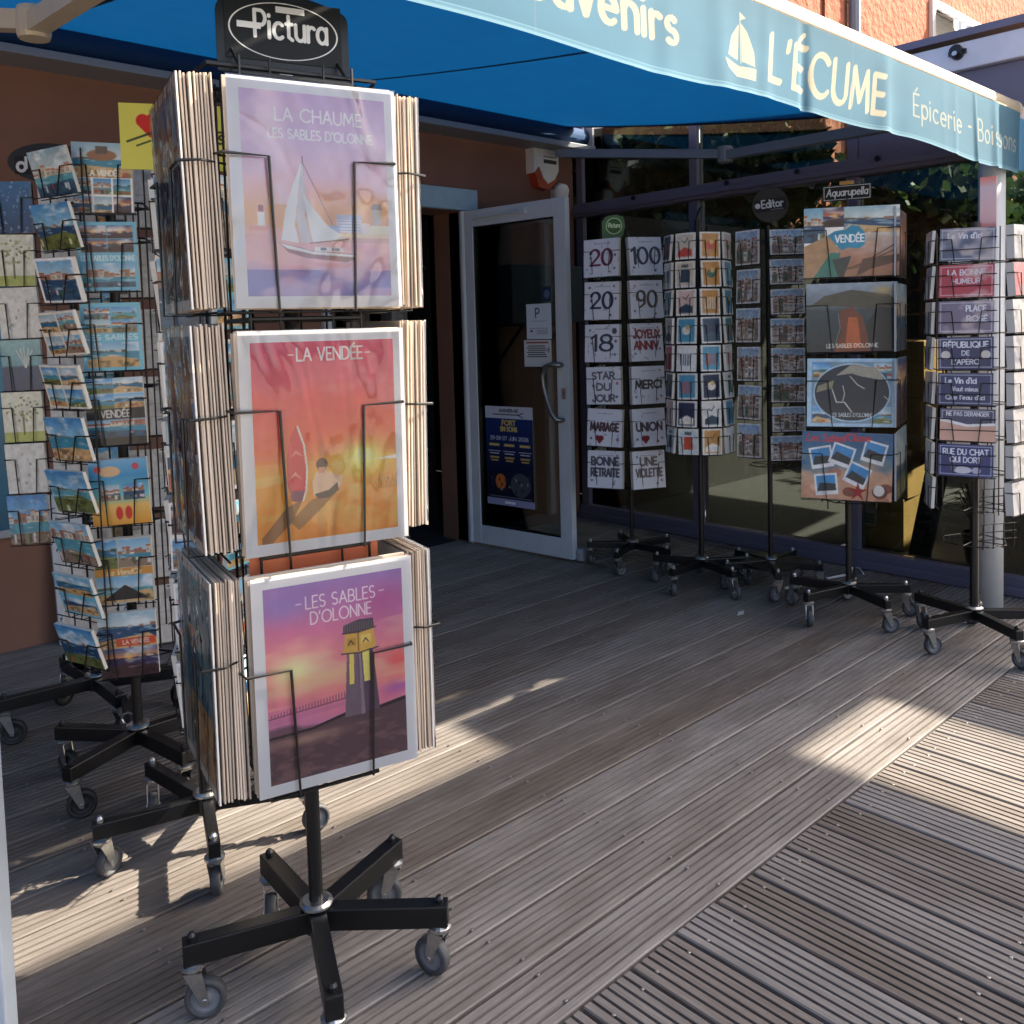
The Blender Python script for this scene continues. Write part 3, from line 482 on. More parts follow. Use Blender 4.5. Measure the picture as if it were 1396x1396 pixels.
for k, (x, z, c) in enumerate([(-.2, .97, (196, 150, 140)), (-.05, .97, (120, 130, 150)), (.12, .97, (206, 140, 126)), (.3, .97, (186, 150, 140)), (.45, .97, (190, 160, 150)), (.0, 1.77, (150, 140, 130)), (.3, 1.77, (160, 150, 140)), (.5, 1.37, (150, 150, 150)), (.2, 1.37, (110, 100, 90))]):
    o = MB().box((-.065, -.07, 0), (.065, .07, .14+.03*(k % 3)), bev=.015).obj('packet', mat('packet_%d' % k, S(*c), .5, noise=.3, nscale=25), None, (3.0+x, 4.93, z))
    tag(o, ['pinkish', 'grey', 'salmon', 'dusty pink', 'beige', 'grey-brown', 'tan', 'pale grey', 'dark brown'][k]+' packet on the %s shelf inside the doorway' % {.97: 'middle', 1.77: 'top', 1.37: 'upper'}[z], 'packet', 'packets on the shop shelf')

# open glass door
hinge = Vector((3.545, 4.225, 0)); free = Vector((3.632, 3.44, 0)); DV = (free-hinge); DW = DV.length; da = atan2(DV.y, DV.x)
door = empty('glass_door', hinge, (0, 0, da)); tag(door, 'open white aluminium glass door standing out from the doorway', 'door')
DH = 2.05; ST = .085
fr = MB()
fr.box((0, -.02, .015), (ST, .02, DH), bev=.004).box((DW-ST, -.02, .015), (DW, .02, DH), bev=.004).box((ST, -.0195, .015), (DW-ST, .0195, .13), bev=.004).box((ST, -.0195, DH-.1), (DW-ST, .0195, DH), bev=.004)
fr.obj('frame', M_ALU, door)
MB().box((ST-.01, -.004, .12), (DW-ST+.01, .004, DH-.09)).obj('pane', M_DGLASS, door)
gk = MB()
for a, b in (((ST, -.012, .13), (ST+.008, .012, DH-.1)), ((DW-ST-.008, -.012, .13), (DW-ST, .012, DH-.1)), ((ST+.008, -.012, .13), (DW-ST-.008, .012, .138)), ((ST+.008, -.012, DH-.108), (DW-ST-.008, .012, DH-.1))): gk.box(a, b)
gk.obj('gasket', M_BLACK, door)
MB().tube([(.0, -.012, .02), (.0, -.012, DH)], .02, 10).obj('hinge_post', M_ALU, door)
NRM = Vector((sin(da), -cos(da), 0))      # local -Y in world: the side the camera sees
def dpt(x, y, off=.03):
    p = onplane(x, y, hinge+NRM*off, NRM)-hinge; return Vector((p.dot(DV.normalized()), -off, p.z))
a, b = dpt(757, 494), dpt(768, 582); hx = DW-.045
hp = [(hx, -.018, 1.12), (hx, -.05, 1.12), (hx-.04, -.065, 1.125), (hx-.085, -.07, 1.11), (hx-.105, -.07, 1.06), (hx-.1, -.07, 1.0), (hx-.075, -.07, .92), (hx-.045, -.07, .85), (hx-.02, -.065, .815), (hx, -.05, .81), (hx, -.018, .81)]
MB().tube(hp, .013, 10).obj('handle', M_CHROME, door, smooth=True)
MB().box((DW-.05, -.024, .93), (DW-.025, -.0205, .99)).obj('lock', M_STEEL, door)
MB().tube([(ST+.02, -.03, DH-.05), (DW*.62, -.03, DH-.045)], .008, 8).box((DW*.6, -.04, DH-.065), (DW*.65, -.02, DH-.03)).obj('door_closer', M_ALU, door)
MB().lathe([(.03, 0), (.03, .05), (.02, .065)], 12, T(DW+.02, .03, .01)).obj('door_stop', M_ALUG, door)
def on_door(name, box, img, label, cat):
    p, q = dpt(box[0], box[1], .008), dpt(box[2], box[3], .008); W, H = abs(q.x-p.x), abs(p.z-q.z)
    me = sheet_mesh(name, W, H, .001, img(W, H), m=M_MATTE); o = put(name, me, loc=door.matrix_basis @ Vector(((p.x+q.x)/2, -.0062, (p.z+q.z)/2)), rot=(0, 0, da)); tag(o, label, cat); return o
def img_p(W, H):
    i = Img(W, H, 70, (206, 214, 222)); i.text('P', .45, .62, .25, (40, 90, 130), .16); i.rect(.2, .5, .8, .52, (150, 165, 180)); i.rect(.12, .3, .88, .315, (110, 120, 130)); i.rect(.15, .2, .25, .26, (70, 90, 110))
    for q in range(3): i.rect(.4, .14+.05*q, .85, .16+.05*q, (130, 140, 150))
    return i
def img_n(W, H):
    i = Img(W, H, 60, (206, 208, 208)); i.rect(.08, .88, .9, .94, (150, 80, 70))
    for q in range(6): i.rect(.1+.05*(q % 2), .36+.08*q, .85-.04*(q % 3), .395+.08*q, (60, 60, 66))
    i.text('5', .9, .55, .14, (50, 50, 54), .2); return i
def img_f(W, H):
    i = Img(W, H, 150, (14, 24, 62)); i.grad([(0, (8, 10, 26)), (.3, (10, 18, 50)), (.85, (24, 50, 110)), (1, (20, 40, 90))]); i.rect(0, .88, 1, 1, (200, 206, 218)); i.text('ANIMERAIE', .5, .945, .028, (50, 50, 60), .25, w=.4); i.line([(.17, .92), (.7, .92)], .008, (30, 34, 44)); i.line([(.8, .94), (.7, .92), (.8, .895)], .008, (30, 34, 44))
    i.text('FORT', .5, .815, .045, (226, 190, 90), .3, w=.28); i.text('EN SONS', .5, .755, .04, (236, 206, 110), .28, w=.34); i.text('25-26-27 JUIN 2026', .5, .665, .034, (236, 238, 244), .2, w=.8)
    for k, x in enumerate((.18, .5, .83)):
        i.rect(x-.11, .6, x+.11, .625, (214, 184, 110)); i.rect(x-.13, .545, x+.13, .553, (200, 206, 220)); i.rect(x-.1, .52, x+.1, .53, (220, 224, 232)); i.rect(x-.1, .475, x+.1, .493, (206, 170, 96)); i.rect(x-.08, .447, x+.08, .463, (206, 170, 96))
    i.ell(.72, .22, .13, .12, (70, 78, 90)); i.ell(.3, .24, .07, .08, (196, 110, 50))
    for k in range(30): i.rect(*(lambda a, b: (a, b, a+.03, b+.03))(.1+.8*random.random(), .13+.17*random.random()), random.choice([(20, 24, 40), (160, 164, 170), (110, 60, 40), (60, 70, 84)]), .8)
    i.rect(.05, .085, .95, .09, (220, 220, 226)); i.rect(0, 0, 1, .07, (150, 156, 190)); i.rect(.38, .02, .6, .045, (240, 240, 250)); return i
on_door('door_notice', (717, 415, 752, 462), img_p, 'pale notice with a blue letter P on the door glass', 'notice')
on_door('opening_hours_notice', (714, 464, 752, 500), img_n, 'small white printed notice on the glass beside the door handle', 'notice')
on_door('festival_poster', (661, 553, 729, 695), img_f, 'dark blue festival poster on the lower door glass', 'poster')
o = on_door('round_sticker', (738, 391, 752, 411), lambda W, H: (lambda i: (i.ell(.5, .5, .42*i.asp, .45, (30, 44, 70)), i.ell(.5, .5, .3*i.asp, .3, (90, 104, 130)), i)[2])(Img(W, H, 24, (40, 60, 66))), 'small dark sticker above the notice on the door glass', 'sticker')

# wall fittings
al = empty('alarm_siren', (4.235, YW-.001, 2.39)); tag(al, 'white alarm siren with orange lens high on the wall', 'alarm')
MB().prism([(-.11, .12), (.12, .12), (.12, -.02), (.08, -.08), (.02, -.11), (-.02, -.08), (-.06, 0), (-.11, -.05)], -.075, 0).obj('housing', M_WHITE, al)
MB().prism([(-.105, -.02), (-.06, .01), (-.02, -.07), (.02, -.1), (.08, -.07), (.115, -.01), (.1, -.1), (.03, -.15), (-.06, -.135)], -.068, -.002).obj('lens', M_RED, al)
MB().box((-.02, -.0765, .02), (.1, -.0753, .045)).box((-.02, -.0765, .06), (.1, -.0753, .066)).obj('label_strip', M_BLACK, al)
sp = empty('wall_spotlight', (4.38, YW-.001, 2.22)); tag(sp, 'small white round lamp on the wall below the siren', 'lamp')
MB().lathe([(.0, .075), (.03, .07), (.05, .045), (.055, .0), (.05, -.03)], 16, T(0, -.06, 0) @ RX(radians(25))).obj('dome', M_WHITE, sp, smooth=True); MB().box((-.03, -.05, -.02), (.03, 0, .04)).obj('bracket', M_WHITE, sp)
MB().lathe([(.038, -.031), (.038, -.036)], 14, T(0, -.06, 0) @ RX(radians(25))).obj('lens', M_BLACK, sp)
fx = ony(19, 350, YW); pf = empty('framed_poster', (fx.x-.31, YW-.02, 1.1)); tag(pf, 'silver framed blue poster at the left edge of the wall', 'picture frame')
f_ = MB()
for a, b in (((-.31, -.025, -.6), (.31, .018, -.565)), ((-.31, -.025, .565), (.31, .018, .6)), ((-.31, -.025, -.565), (-.275, .018, .565)), ((.275, -.025, -.565), (.31, .018, .565))): f_.box(a, b, bev=.004)
f_.obj('frame', M_ALUG, pf); im = Img(.55, 1.13, 60); im.grad([(0, (20, 84, 110)), (.5, (30, 120, 150)), (1, (60, 150, 180))], wob=.2); put('print', sheet_mesh('print', .55, 1.13, .006, im, m=M_PRINT), parent=pf)
p = ony(64, 735, YW); wb = MB().box((-.17, -.009, 0), (.17, .009, .66), bev=.003).obj('white_board', mat('grey_white_board', S(186, 190, 194), .5), None, (1.3, YW-.085, 0), (radians(-6), 0, 0)); tag(wb, 'pale grey board leaning against the wall behind the left racks', 'board')
cb = empty('wall_cabinet', (4.02, YW, 0)); tag(cb, 'dark wall cabinet on brackets seen through the open door', 'cabinet')
MB().box((-.33, -.3, 1.36), (.3, -.003, 1.72), bev=.006).obj('body', mat('cabinet_dark', S(34, 44, 56), .4), cb)
for x in (-.22, .12): MB().tube([(x, -.28, 1.355), (x, -.02, 1.355), (x, -.02, 1.1), (x, -.27, 1.345)], .012, 6).obj('bracket', M_BLACK, cb)

# ------------------------------------------------------------------ glass veranda on the right
ver = empty('glass_veranda', (XF, 2.2, 0)); tag(ver, 'purple-grey framed glass veranda front along the right side', 'veranda')
Y0, Y1 = 1.19, YW-.02
def vbox(name, a, b, m=M_PURP, bev=.004): return MB().box((a[0]-XF, a[1]-2.2, a[2]), (b[0]-XF, b[1]-2.2, b[2]), bev=bev).obj(name, m, ver)
vbox('sill', (XF-.05, Y0, -.07), (XF+.06, Y1, .09)); vbox('sill_ledge', (XF-.075, Y0, .004), (XF-.051, Y1, .045))
vbox('beam', (XF-.05, Y0, 2.08), (XF+.06, Y1, 2.168)); vbox('beam_rail', (XF-.07, Y0, 2.1), (XF-.051, Y1, 2.13))
MU = [YW-.06, 3.27, 2.26, 1.23]
for k, y in enumerate(MU):
    vbox('mullion', (XF-.035, y-.032, .092), (XF+.045, y+.032, 2.078))
    if k < 3: vbox('upper_mullion', (XF-.03, y-.028, 2.17), (XF+.04, y+.028, 2.66))
for k in range(len(MU)-1):
    vbox('pane', (XF, MU[k+1]+.033, .093), (XF+.008, MU[k]-.033, 2.077), M_GLASS, 0)
    if k < 2: vbox('upper_pane', (XF, MU[k+1]+.029, 2.17), (XF+.008, MU[k]-.029, 2.655), M_GLASS, 0)
vbox('fascia_panel', (XF-.02, Y0, 2.17), (XF+.02, MU[2]-.03, 2.5)); vbox('fascia_cap', (XF-.06, Y0, 2.502), (XF+.1, MU[2]-.03, 2.63), M_PURPL, .008)
for y in (3.7, 3.0, 2.55, 2.1): MB().lathe([(.013, 0), (.016, .012)], 10, T(-.07, y-2.2, 2.145) @ RY(radians(-90))).obj('bolt_cap', M_BLACK, ver)
# roof: two slopes of panels rising away, shaped to shade the deck; slit added for sun on the wall
rf = MB(); K = .2
def rslab(x0, x1, y0, y1): rf.add([(x0, y0, 2.665+(x0-XF)*K), (x1, y0, 2.665+(x1-XF)*K), (x1, y1, 2.665+(x1-XF)*K), (x0, y1, 2.665+(x0-XF)*K), (x0, y0, 2.70+(x0-XF)*K), (x1, y0, 2.70+(x1-XF)*K), (x1, y1, 2.70+(x1-XF)*K), (x0, y1, 2.70+(x0-XF)*K)], [(3, 2, 1, 0), (4, 5, 6, 7), (0, 1, 5, 4), (1, 2, 6, 5), (2, 3, 7, 6), (3, 0, 4, 7)], T(-XF, -2.2, 0))
rslab(4.52, 9.2, 1.19, 3.96); rslab(4.86, 9.2, 3.961, 4.24); rslab(4.52, 4.86, 4.12, 4.24)
rf.obj('roof', M_PURP, ver)
struct(MB().box((XF+.07, 1.19, -.07), (9.2, YW+.4, .0)).obj('veranda_floor', M_DFLOOR))
bw = MB().box((9.0, 1.19, .0), (9.1, 4.2, 1.9)).box((4.67, 1.195, 0), (6.7, 1.25, 2.66)).box((7.35, 1.195, 0), (9.0, 1.25, 3.1)).box((6.7, 1.195, 0), (7.35, 1.25, 1.95)).box((4.7, 4.2, 0), (9.0, 4.24, 2.12)).obj('back_wall', M_INT, ver, (-XF, -2.2, 0))  # unseen walls; side gap shaped to let sun onto the boxes
# things behind the glass
bx = [((1175, 610), 5.15, .42, .36, .30, 0, 'lowest'), ((1205, 640), 5.16, .40, .34, .28, .30, 'second'), ((1205, 560), 5.18, .44, .36, .3, .58, 'third'), ((1210, 500), 5.17, .4, .34, .32, .88, 'top')]
for k, (px, X, wx, wy, h, z, nm) in enumerate(bx):
    o = empty('cardboard_box', (X+.1, 2.36-.03*k+.02*(k % 2), z), (0, 0, radians(3*(k-1)))); tag(o, nm+' brown cardboard box of the stack behind the veranda glass', 'box', 'stacked cardboard boxes')
    MB().box((-wx/2, -wy/2, 0), (wx/2, wy/2, h-.002), bev=.004).obj('carton', M_CARDB, o); im = Img(.1, .12, 14, (200, 200, 190)); [im.rect(.15, .15+.12*q, .85, .2+.12*q, (60, 60, 60)) for q in range(4)]
    put('shipping_label', sheet_mesh('shipping_label', .1, .12, .001, im, m=M_MATTE), parent=o, loc=(-wx/2-.001, .03, h*.6), rot=(0, 0, -pi/2))
bd = MB().box((-.02, -.055, 0), (.02, .055, 1.5), bev=.003).obj('leaning_board', M_BLACK, None, (4.93, 2.06, 0.012), (radians(11), 0, 0)); tag(bd, 'black board leaning beside the boxes behind the veranda glass', 'board')
def leafcloud(n, size, rx, ry, rz, seed, lf=M_LEAF):
    r = np.random.default_rng(seed); v = []; f = []; cl = r.normal(size=(max(6, n//60), 3)); cl /= np.linalg.norm(cl, axis=1)[:, None]; cl *= (r.random((len(cl), 1))**.4)*.85
    for k in range(n):
        c = cl[k % len(cl)]+r.normal(size=3)*.16; p = Vector((c[0]*rx, c[1]*ry, c[2]*rz)); q = Euler(tuple(r.random(3)*6.28)).to_matrix(); s = size*(.6+.8*r.random())
        b = len(v); v += [tuple(p+q @ Vector(t)) for t in ((-s*.4, 0, 0), (0, -s*.1, s*.5), (s*.4, 0, 0), (0, .1*s, -s*.5))]; f.append((b, b+1, b+2, b+3))
    return v, f
pl = empty('potted_plant', (5.0, 1.76, 0.0)); tag(pl, 'small leafy potted plant behind the veranda glass', 'plant')
MB().lathe([(.075, 0), (.1, .17), (.105, .18), (.09, .18), (.085, .16)], 18).obj('pot', M_BLACK, pl); v = []; f = []
for k in range(60):
    a = random.random()*6.28; l = .12+.16*random.random(); e = .1+.12*random.random(); b = len(v); d = Vector((cos(a), sin(a), 0)); s = Vector((-sin(a), cos(a), 0))*.01
    p0 = Vector((0, 0, .16)); p1 = p0+d*e*.6+Vector((0, 0, l)); p2 = p0+d*e*1.3+Vector((0, 0, l*.8)); v += [p0-s, p0+s, p1+s, p1-s, p2]; f += [(b, b+1, b+2, b+3), (b+3, b+2, b+4)]
put('leaves', mesh('leaves', v, f), M_LEAF, pl)
pc = MB().lathe([(.055, 0), (.055, 2.079)], 24, T(4.315, 1.485, 0)).obj('white_column', M_WHITE, None, smooth=True); tag(pc, 'round white column in front of the veranda behind the sign rack', 'column')
pc.data.polygons.foreach_set('use_smooth', [len(p.vertices) == 4 for p in pc.data.polygons])
# trees beyond the veranda
for k, (x, y, z, s, n) in enumerate([(6.0, 4.75, 2.7, .8, 5200), (7.4, 4.75, 2.8, .9, 6000), (9.9, 3.9, 2.6, 1.1, 6000), (10.6, 2.0, 2.5, 1.1, 6500)]):
    t_ = empty('tree', (x, y, -.07)); tag(t_, ['green shrubby tree beyond the veranda nearest the shop wall', 'green tree beyond the veranda, second from the shop wall', 'leafy tree behind the far side of the veranda', 'rightmost leafy tree beyond the veranda glass'][k], 'tree', 'trees beyond the veranda')
    MB().tube([(0, 0, 0), (.03, .02, z*.5), (-.02, 0, z)], [.09, .07, .04], 8).tube([(.02, .01, z*.6), (.3*s, .1, z+.2)], [.04, .015], 6).tube([(0, .01, z*.65), (-.35*s, -.1, z+.1)], [.04, .015], 6).obj('trunk', M_BARK, t_)
    v, f = leafcloud(n, .13, s*1.2, s*.8, s, k+3); put('crown', mesh('crown', v, f), M_LEAF, t_, (0, 0, z))
# orange building at the top right
YB = 5.1
ob = empty('orange_building', (13, YB, -.07)); tag(ob, 'sunlit orange rendered building rising behind the veranda', 'building')
wl = ony(1271, 8, YB); wr = ony(1322, 8, YB); wt = ony(1290, 12, YB).z; dp = ony(1156, 20, YB)
wx0, wx1, wz1 = wl.x, ony(1338, 40, YB).x-.12, wl.z+.05; wz0 = wz1-1.35
MB().box((6.5-13, 0, 0), (wx0-13, .4, 11)).box((wx1-13, 0, 0), (32-13, .4, 11)).box((wx0-13, 0, 0), (wx1-13, .4, wz0)).box((wx0-13, 0, wz1), (wx1-13, .4, 11)).obj('wall', M_STUCCO2, ob)
wn = MB().box((wx0-13-.1, -.05, wz0), (wx0-13, .1, wz1+.1)).box((wx1-13, -.05, wz0), (wx1-13+.1, .1, wz1+.1)).box((wx0-13, -.048, wz1), (wx1-13, .1, wz1+.1)).obj('window', M_WHITE, ob)
for k in range(18): MB().box((wx0-13+.01, .06, wz0+k*.075), (wx1-13-.01, .085, wz0+k*.075+.068), bev=.004).obj('shutter_slat', M_ALU, wn)
for k in range(12):
    a = wx0-13+(wx1-wx0)*k/12; bdd = (wx1-wx0)/12
    MB().add([(a, .05, wz1-.01), (a+bdd, .05, wz1-.01), (a+bdd, -.28, wz1-.22), (a, -.28, wz1-.22), (a, -.28, wz1-.34), (a+bdd*.5, -.28, wz1-.38), (a+bdd, -.28, wz1-.34)], [(0, 1, 2, 3), (3, 2, 6, 5, 4)]).obj('awning_stripe', mat('stripe_%d' % k, S(*((70, 84, 110) if k % 2 else (230, 228, 222))), .8), wn)
MB().tube([(dp.x-13, -.08, 0), (dp.x-13, -.08, 11)], .07, 10).obj('downpipe', M_ARMG, ob)
MB().box((dp.x-13-.6, -.03, 0), (dp.x-13-.15, -.001, 11)).obj('corner_strip', M_STUCCO2, ob)
cm = empty('spotlight', (XF-.04, 1.72, 2.63)); cm.location = onx(1305, 72, XF-.068); tag(cm, 'small black spotlight on the pale fascia at the top right', 'lamp')
MB().lathe([(.0, .03), (.028, .03), (.032, 0), (.028, -.03), (0, -.03)], 14, RY(radians(-70)), cap=False).obj('head', M_BLACK, cm); MB().box((-.005, -.04, -.01), (.03, .04, .012)).obj('mount', M_BLACK, cm); MB().lathe([(.012, 0), (.012, .004)], 10, T(-.034, 0, -.01) @ RY(radians(-70))).obj('lens', M_STEEL, cm)

# ------------------------------------------------------------------ awning
AX0, AX1, YB_, ZB = -5.0, 4.415, 1.446, 2.245
aw = empty('awning', (1.3, YW, 0)); tag(aw, 'blue retractable awning with pale blue lettered valance and cream front bar', 'awning')
def A(mb, name, m, smooth=False): return mb.obj(name, m, aw, (-1.3, -YW, 0), smooth=smooth)
A(MB().box((AX0, 4.05, 2.5), (XF-.03, 4.262, 2.535), bev=.004), 'back_rail', M_ARMG)
A(MB().tube([(AX0, 4.14, 2.6), (AX1+.13, 4.14, 2.6)], .058, 16), 'fabric_roll', M_CLOTHD, True)
A(MB().box((AX1+.135, 4.06, 2.53), (AX1+.15, 4.24, 2.68)), 'end_bracket', M_ALUG)
nx, ny = 90, 24; v = []; f = []
for j in range(ny+1):
    t = j/ny
    for k in range(nx+1):
        x = AX0+(AX1-AX0)*k/nx; z = 2.655+(2.283-2.655)*t-.028*sin(pi*t)*(1+.35*sin(x*2.1)); v.append((x, 4.13+(YB_-4.13)*t, z))
for j in range(ny):
    for k in range(nx): a = j*(nx+1)+k; f.append((a, a+1, a+nx+2, a+nx+1))
A2 = put('canopy', mesh('canopy', v, f), M_CLOTH, aw, (-1.3, -YW, 0), smooth=True)
for x in (-.17, 1.15, 2.63, 4.38):
    q = []; w_ = .012 if x < 4 else .035
    for j in range(ny+1): p0 = v[j*(nx+1)]; t = j/ny; z = 2.655+(2.283-2.655)*t-.028*sin(pi*t)*(1+.35*sin(x*2.1)); q += [(x-w_, p0[1], z-.0035), (x+w_, p0[1], z-.0035)]
    A(MB().add(q, [(2*j, 2*j+1, 2*j+3, 2*j+2) for j in range(ny)]), 'seam', M_CLOTHD)
A(MB().tube([(AX0, YB_-.005, ZB), (AX1, YB_-.005, ZB)], .041, 20).tube([(AX1, YB_-.005, ZB), (AX1+.02, YB_-.005, ZB)], .043, 20), 'front_bar', M_CREAM, True)
A(MB().tube([(AX1+.025, YB_-.005, ZB-.01), (AX1+2.4, YB_-.005, ZB-.01)], .04, 16), 'next_front_bar', M_PURPL, True)
# valance: one cloth with the lettering in its colours
def valance(x0, x1, texts, ny, base):
    W, H = x1-x0, .262; i = Img(W, H, ny, base); i.a *= 1+.06*i.noise(W*3, 2)[..., None]
    cr = (178, 168, 146)
    for q in texts: q(i, x0, W, H, cr)
    for xs in (1.388, 2.845, 4.2):
        if x0 < xs < x1: i.rect((xs-x0)/W-.0006, 0, (xs-x0)/W+.0006, 1, (90, 120, 140), .7)
    i.rect(0, 0, 1, .03, (120, 160, 176), .8); i.rect(0, .045, 1, .055, (150, 190, 206), .6)
    xs = np.linspace(0, W, i.nx+1); zs = np.linspace(0, H, i.ny+1); X, Z = np.meshgrid(xs, zs); hang = (1-Z/H)
    r = np.random.default_rng(5); fold = np.zeros_like(X)
    for k in range(26): c = r.random()*W; s = .015+.05*r.random(); fold += r.normal()*.008*np.exp(-((X+.12*(Z-.13)*r.normal()-c)/s)**2)
    fold *= (.35+.65*hang)*(.45+.55*np.clip((X+x0-1.8)/1.5, 0, 1)); Yv = fold+.01*np.sin(X*3.1)*hang; z0 = 2.225-H+.009*np.sin((X+x0)*2.4+.9)*hang+.006*np.sin((X+x0)*6.1)*hang
    V = np.stack([X+x0, YB_-.046+Yv, z0+Z], -1).reshape(-1, 3); idx = np.arange(V.shape[0]).reshape(i.ny+1, i.nx+1); F = np.stack([idx[:-1, :-1], idx[:-1, 1:], idx[1:, 1:], idx[1:, :-1]], -1).reshape(-1, 4)
    me = bpy.data.meshes.new('valance'); me.from_pydata(V.tolist(), [], F.tolist()); me.update(); ca = me.color_attributes.new('col', 'FLOAT_COLOR', 'CORNER'); cc = np.ones((len(F)*4, 4)); cc[:, :3] = np.repeat(lin(np.clip(i.a, 0, 1).reshape(-1, 3)), 4, 0); ca.data.foreach_set('color', cc.ravel())
    return put('valance', me, M_VAL, aw, (-1.3, -YW, 0), smooth=True)
Z0V = 2.225-.262
def vt(txt, xa, xb, z, h, wd, nib=None, slant=0, k=1): 
    def fn(i, x0, W, H, c): i.text(txt, ((xa+xb)/2-x0)/W, (z-Z0V)/H, h/H, c, wd, k, w=(xb-xa)/W, nib=nib, slant=slant, sp=.26)
    return fn
def vboat(i, x0, W, H, c):
    Q = lambda x, z: ((x-x0)/W, (z-Z0V)/H)
    i.poly([Q(2.175, 2.145), Q(2.135, 2.105), Q(2.115, 2.055), Q(2.165, 2.045)], c); i.poly([Q(2.185, 2.15), Q(2.215, 2.13), Q(2.25, 2.08), Q(2.255, 2.04), Q(2.185, 2.045)], c); i.poly([Q(2.098, 2.045), Q(2.17, 2.03), Q(2.262, 2.035), Q(2.258, 2.0), Q(2.16, 2.0), Q(2.115, 2.02)], c)
    i.line([Q(2.18, 2.04), Q(2.182, 2.178)], .014, c); i.poly([Q(2.184, 2.178), Q(2.21, 2.168), Q(2.184, 2.158)], c)
valance(.2, 4.41, [vt('souvenirs', 1.3, 1.888, 2.044, .1, .24, (.35, 1.8)), vboat, vt("L'ÉCUME", 2.335, 3.05, 2.02, .13, .24, (.6, 2.0), .1), vt('Épicerie - Boissons', 3.3, 4.37, 2.05, .082, .15, (.4, 1.8), k=.75)], 84, (68, 112, 134))
nv = MB().add([(4.43, YB_-.03, 1.975), (6.6, YB_-.03, 1.975), (6.6, YB_-.03, 2.215), (4.43, YB_-.03, 2.215)], [(0, 1, 2, 3)]); A(nv, 'next_valance', mat('next_valance_cloth', S(96, 150, 186), .85, trans=.2))
im = Img(.5, .24, 40, (96, 150, 186)); im.text('emp', .42, .42, .34, (222, 218, 206), .16, nib=(.4, 1.8)); put('next_valance_print', sheet_mesh('next_valance_print', .5, .23, .002, im, edge=(96, 150, 186), m=M_MATTE), parent=aw, loc=(4.68-1.3, YB_-.033-YW, 2.092))
# folding arms
A(MB().box((-.03, -.025, 0), (.03, .025, 1), M=Matrix.Translation((0.0, 4.12, 2.47)) @ Vector((.86, 3.08-4.12, 2.325-2.47)).to_track_quat('Z', 'X').to_matrix().to_4x4() @ Matrix.Diagonal((1, 1, 1.357, 1)), bev=0), 'folding_arm', M_CREAM)
A(MB().box((-.028, -.03, 0), (.028, .03, 1), M=Matrix.Translation((.86, 3.05, 2.31)) @ Vector((.05, 1.5-3.05, 2.235-2.31)).to_track_quat('Z', 'X').to_matrix().to_4x4() @ Matrix.Diagonal((1, 1, 1.54, 1))), 'folding_arm', M_CREAM)
A(MB().lathe([(.045, 2.27), (.05, 2.285), (.05, 2.35), (.045, 2.365)], 16, T(.86, 3.075, 0)), 'elbow_joint', M_CREAM)
for a, b in (((4.25, 4.1, 2.46), (4.46, 2.98, 2.3)), ((4.46, 2.95, 2.29), (4.2, 1.5, 2.225))):
    d = Vector(b)-Vector(a); A(MB().box((-.025, -.03, 0), (.025, .03, 1), M=Matrix.Translation(a) @ d.to_track_quat('Z', 'X').to_matrix().to_4x4() @ Matrix.Diagonal((1, 1, d.length, 1))), 'folding_arm', M_ARMG)
A(MB().lathe([(.04, 2.25), (.045, 2.26), (.045, 2.33), (.04, 2.34)], 14, T(4.46, 2.965, 0)), 'elbow_joint', M_ARMG)

# added slabs out of frame, placed to shade the foreground and leave sun patches
SH = lambda x, y, z=5.0: (x+SUN_TO.x/SUN_TO.z*z, y+SUN_TO.y/SUN_TO.z*z)
pg = empty('added_shade_slabs', (7, -1.4, 0)); tag(pg, 'added slabs on posts out of view, shading the foreground boards', 'added_shade_slabs')
def slab(x0, y0, x1, y1):
    a = SH(x0, y0); b = SH(x1, y1); MB().box((a[0]-7, a[1]+1.4, 5.0), (b[0]-7, b[1]+1.4, 5.08)).obj('shade_slab', M_PURPL, pg)
slab(-1.5, -1.5, 2.45, 1.395); slab(3.08, -1.5, 4.4, 1.395); slab(.2, 1.396, 1.9, 2.02); slab(1.901, 1.396, 4.4, 2.3)
for x, y in ((5.2, -1.2), (10.2, -1.2), (5.2, -3.8), (10.2, -3.8)): MB().box((x-7-.06, y+1.4-.06, -.07), (x-7+.06, y+1.4+.06, 4.999)).obj('post', M_PURP, pg)  # posts only carry the added shade slabs

# ------------------------------------------------------------------ racks
RIGHT = Vector((CR.x, CR.y, 0)).normalized()
def hd(a): return Vector((sin(radians(a)), cos(radians(a)), 0))
WHEELS = {}
def wheel_mesh(r, black):
    k = (r, black)
    if k not in WHEELS:
        t = MB().lathe([(r*.72, -.0115), (r*.93, -.0115), (r, -.007), (r, .007), (r*.93, .0115), (r*.72, .0115), (r*.72, -.0115)], 22, RX(pi/2), cap=False); h = MB().lathe([(0, -.008), (r*.2, -.011), (r*.28, -.006), (r*.62, -.004), (r*.72, -.009), (r*.72, .009), (r*.62, .004), (r*.28, .006), (r*.2, .011), (0, .008)], 22, RX(pi/2), cap=False)
        WHEELS[k] = (mesh('tyre', t.v, t.f), mesh('wheel_hub', h.v, h.f)); WHEELS[k][0].materials.append(M_RUBK if black else M_RUB); WHEELS[k][1].materials.append(M_RUBK if black else M_HUBG)
        for q in WHEELS[k]: q.polygons.foreach_set('use_smooth', [True]*len(q.polygons))
    return WHEELS[k]
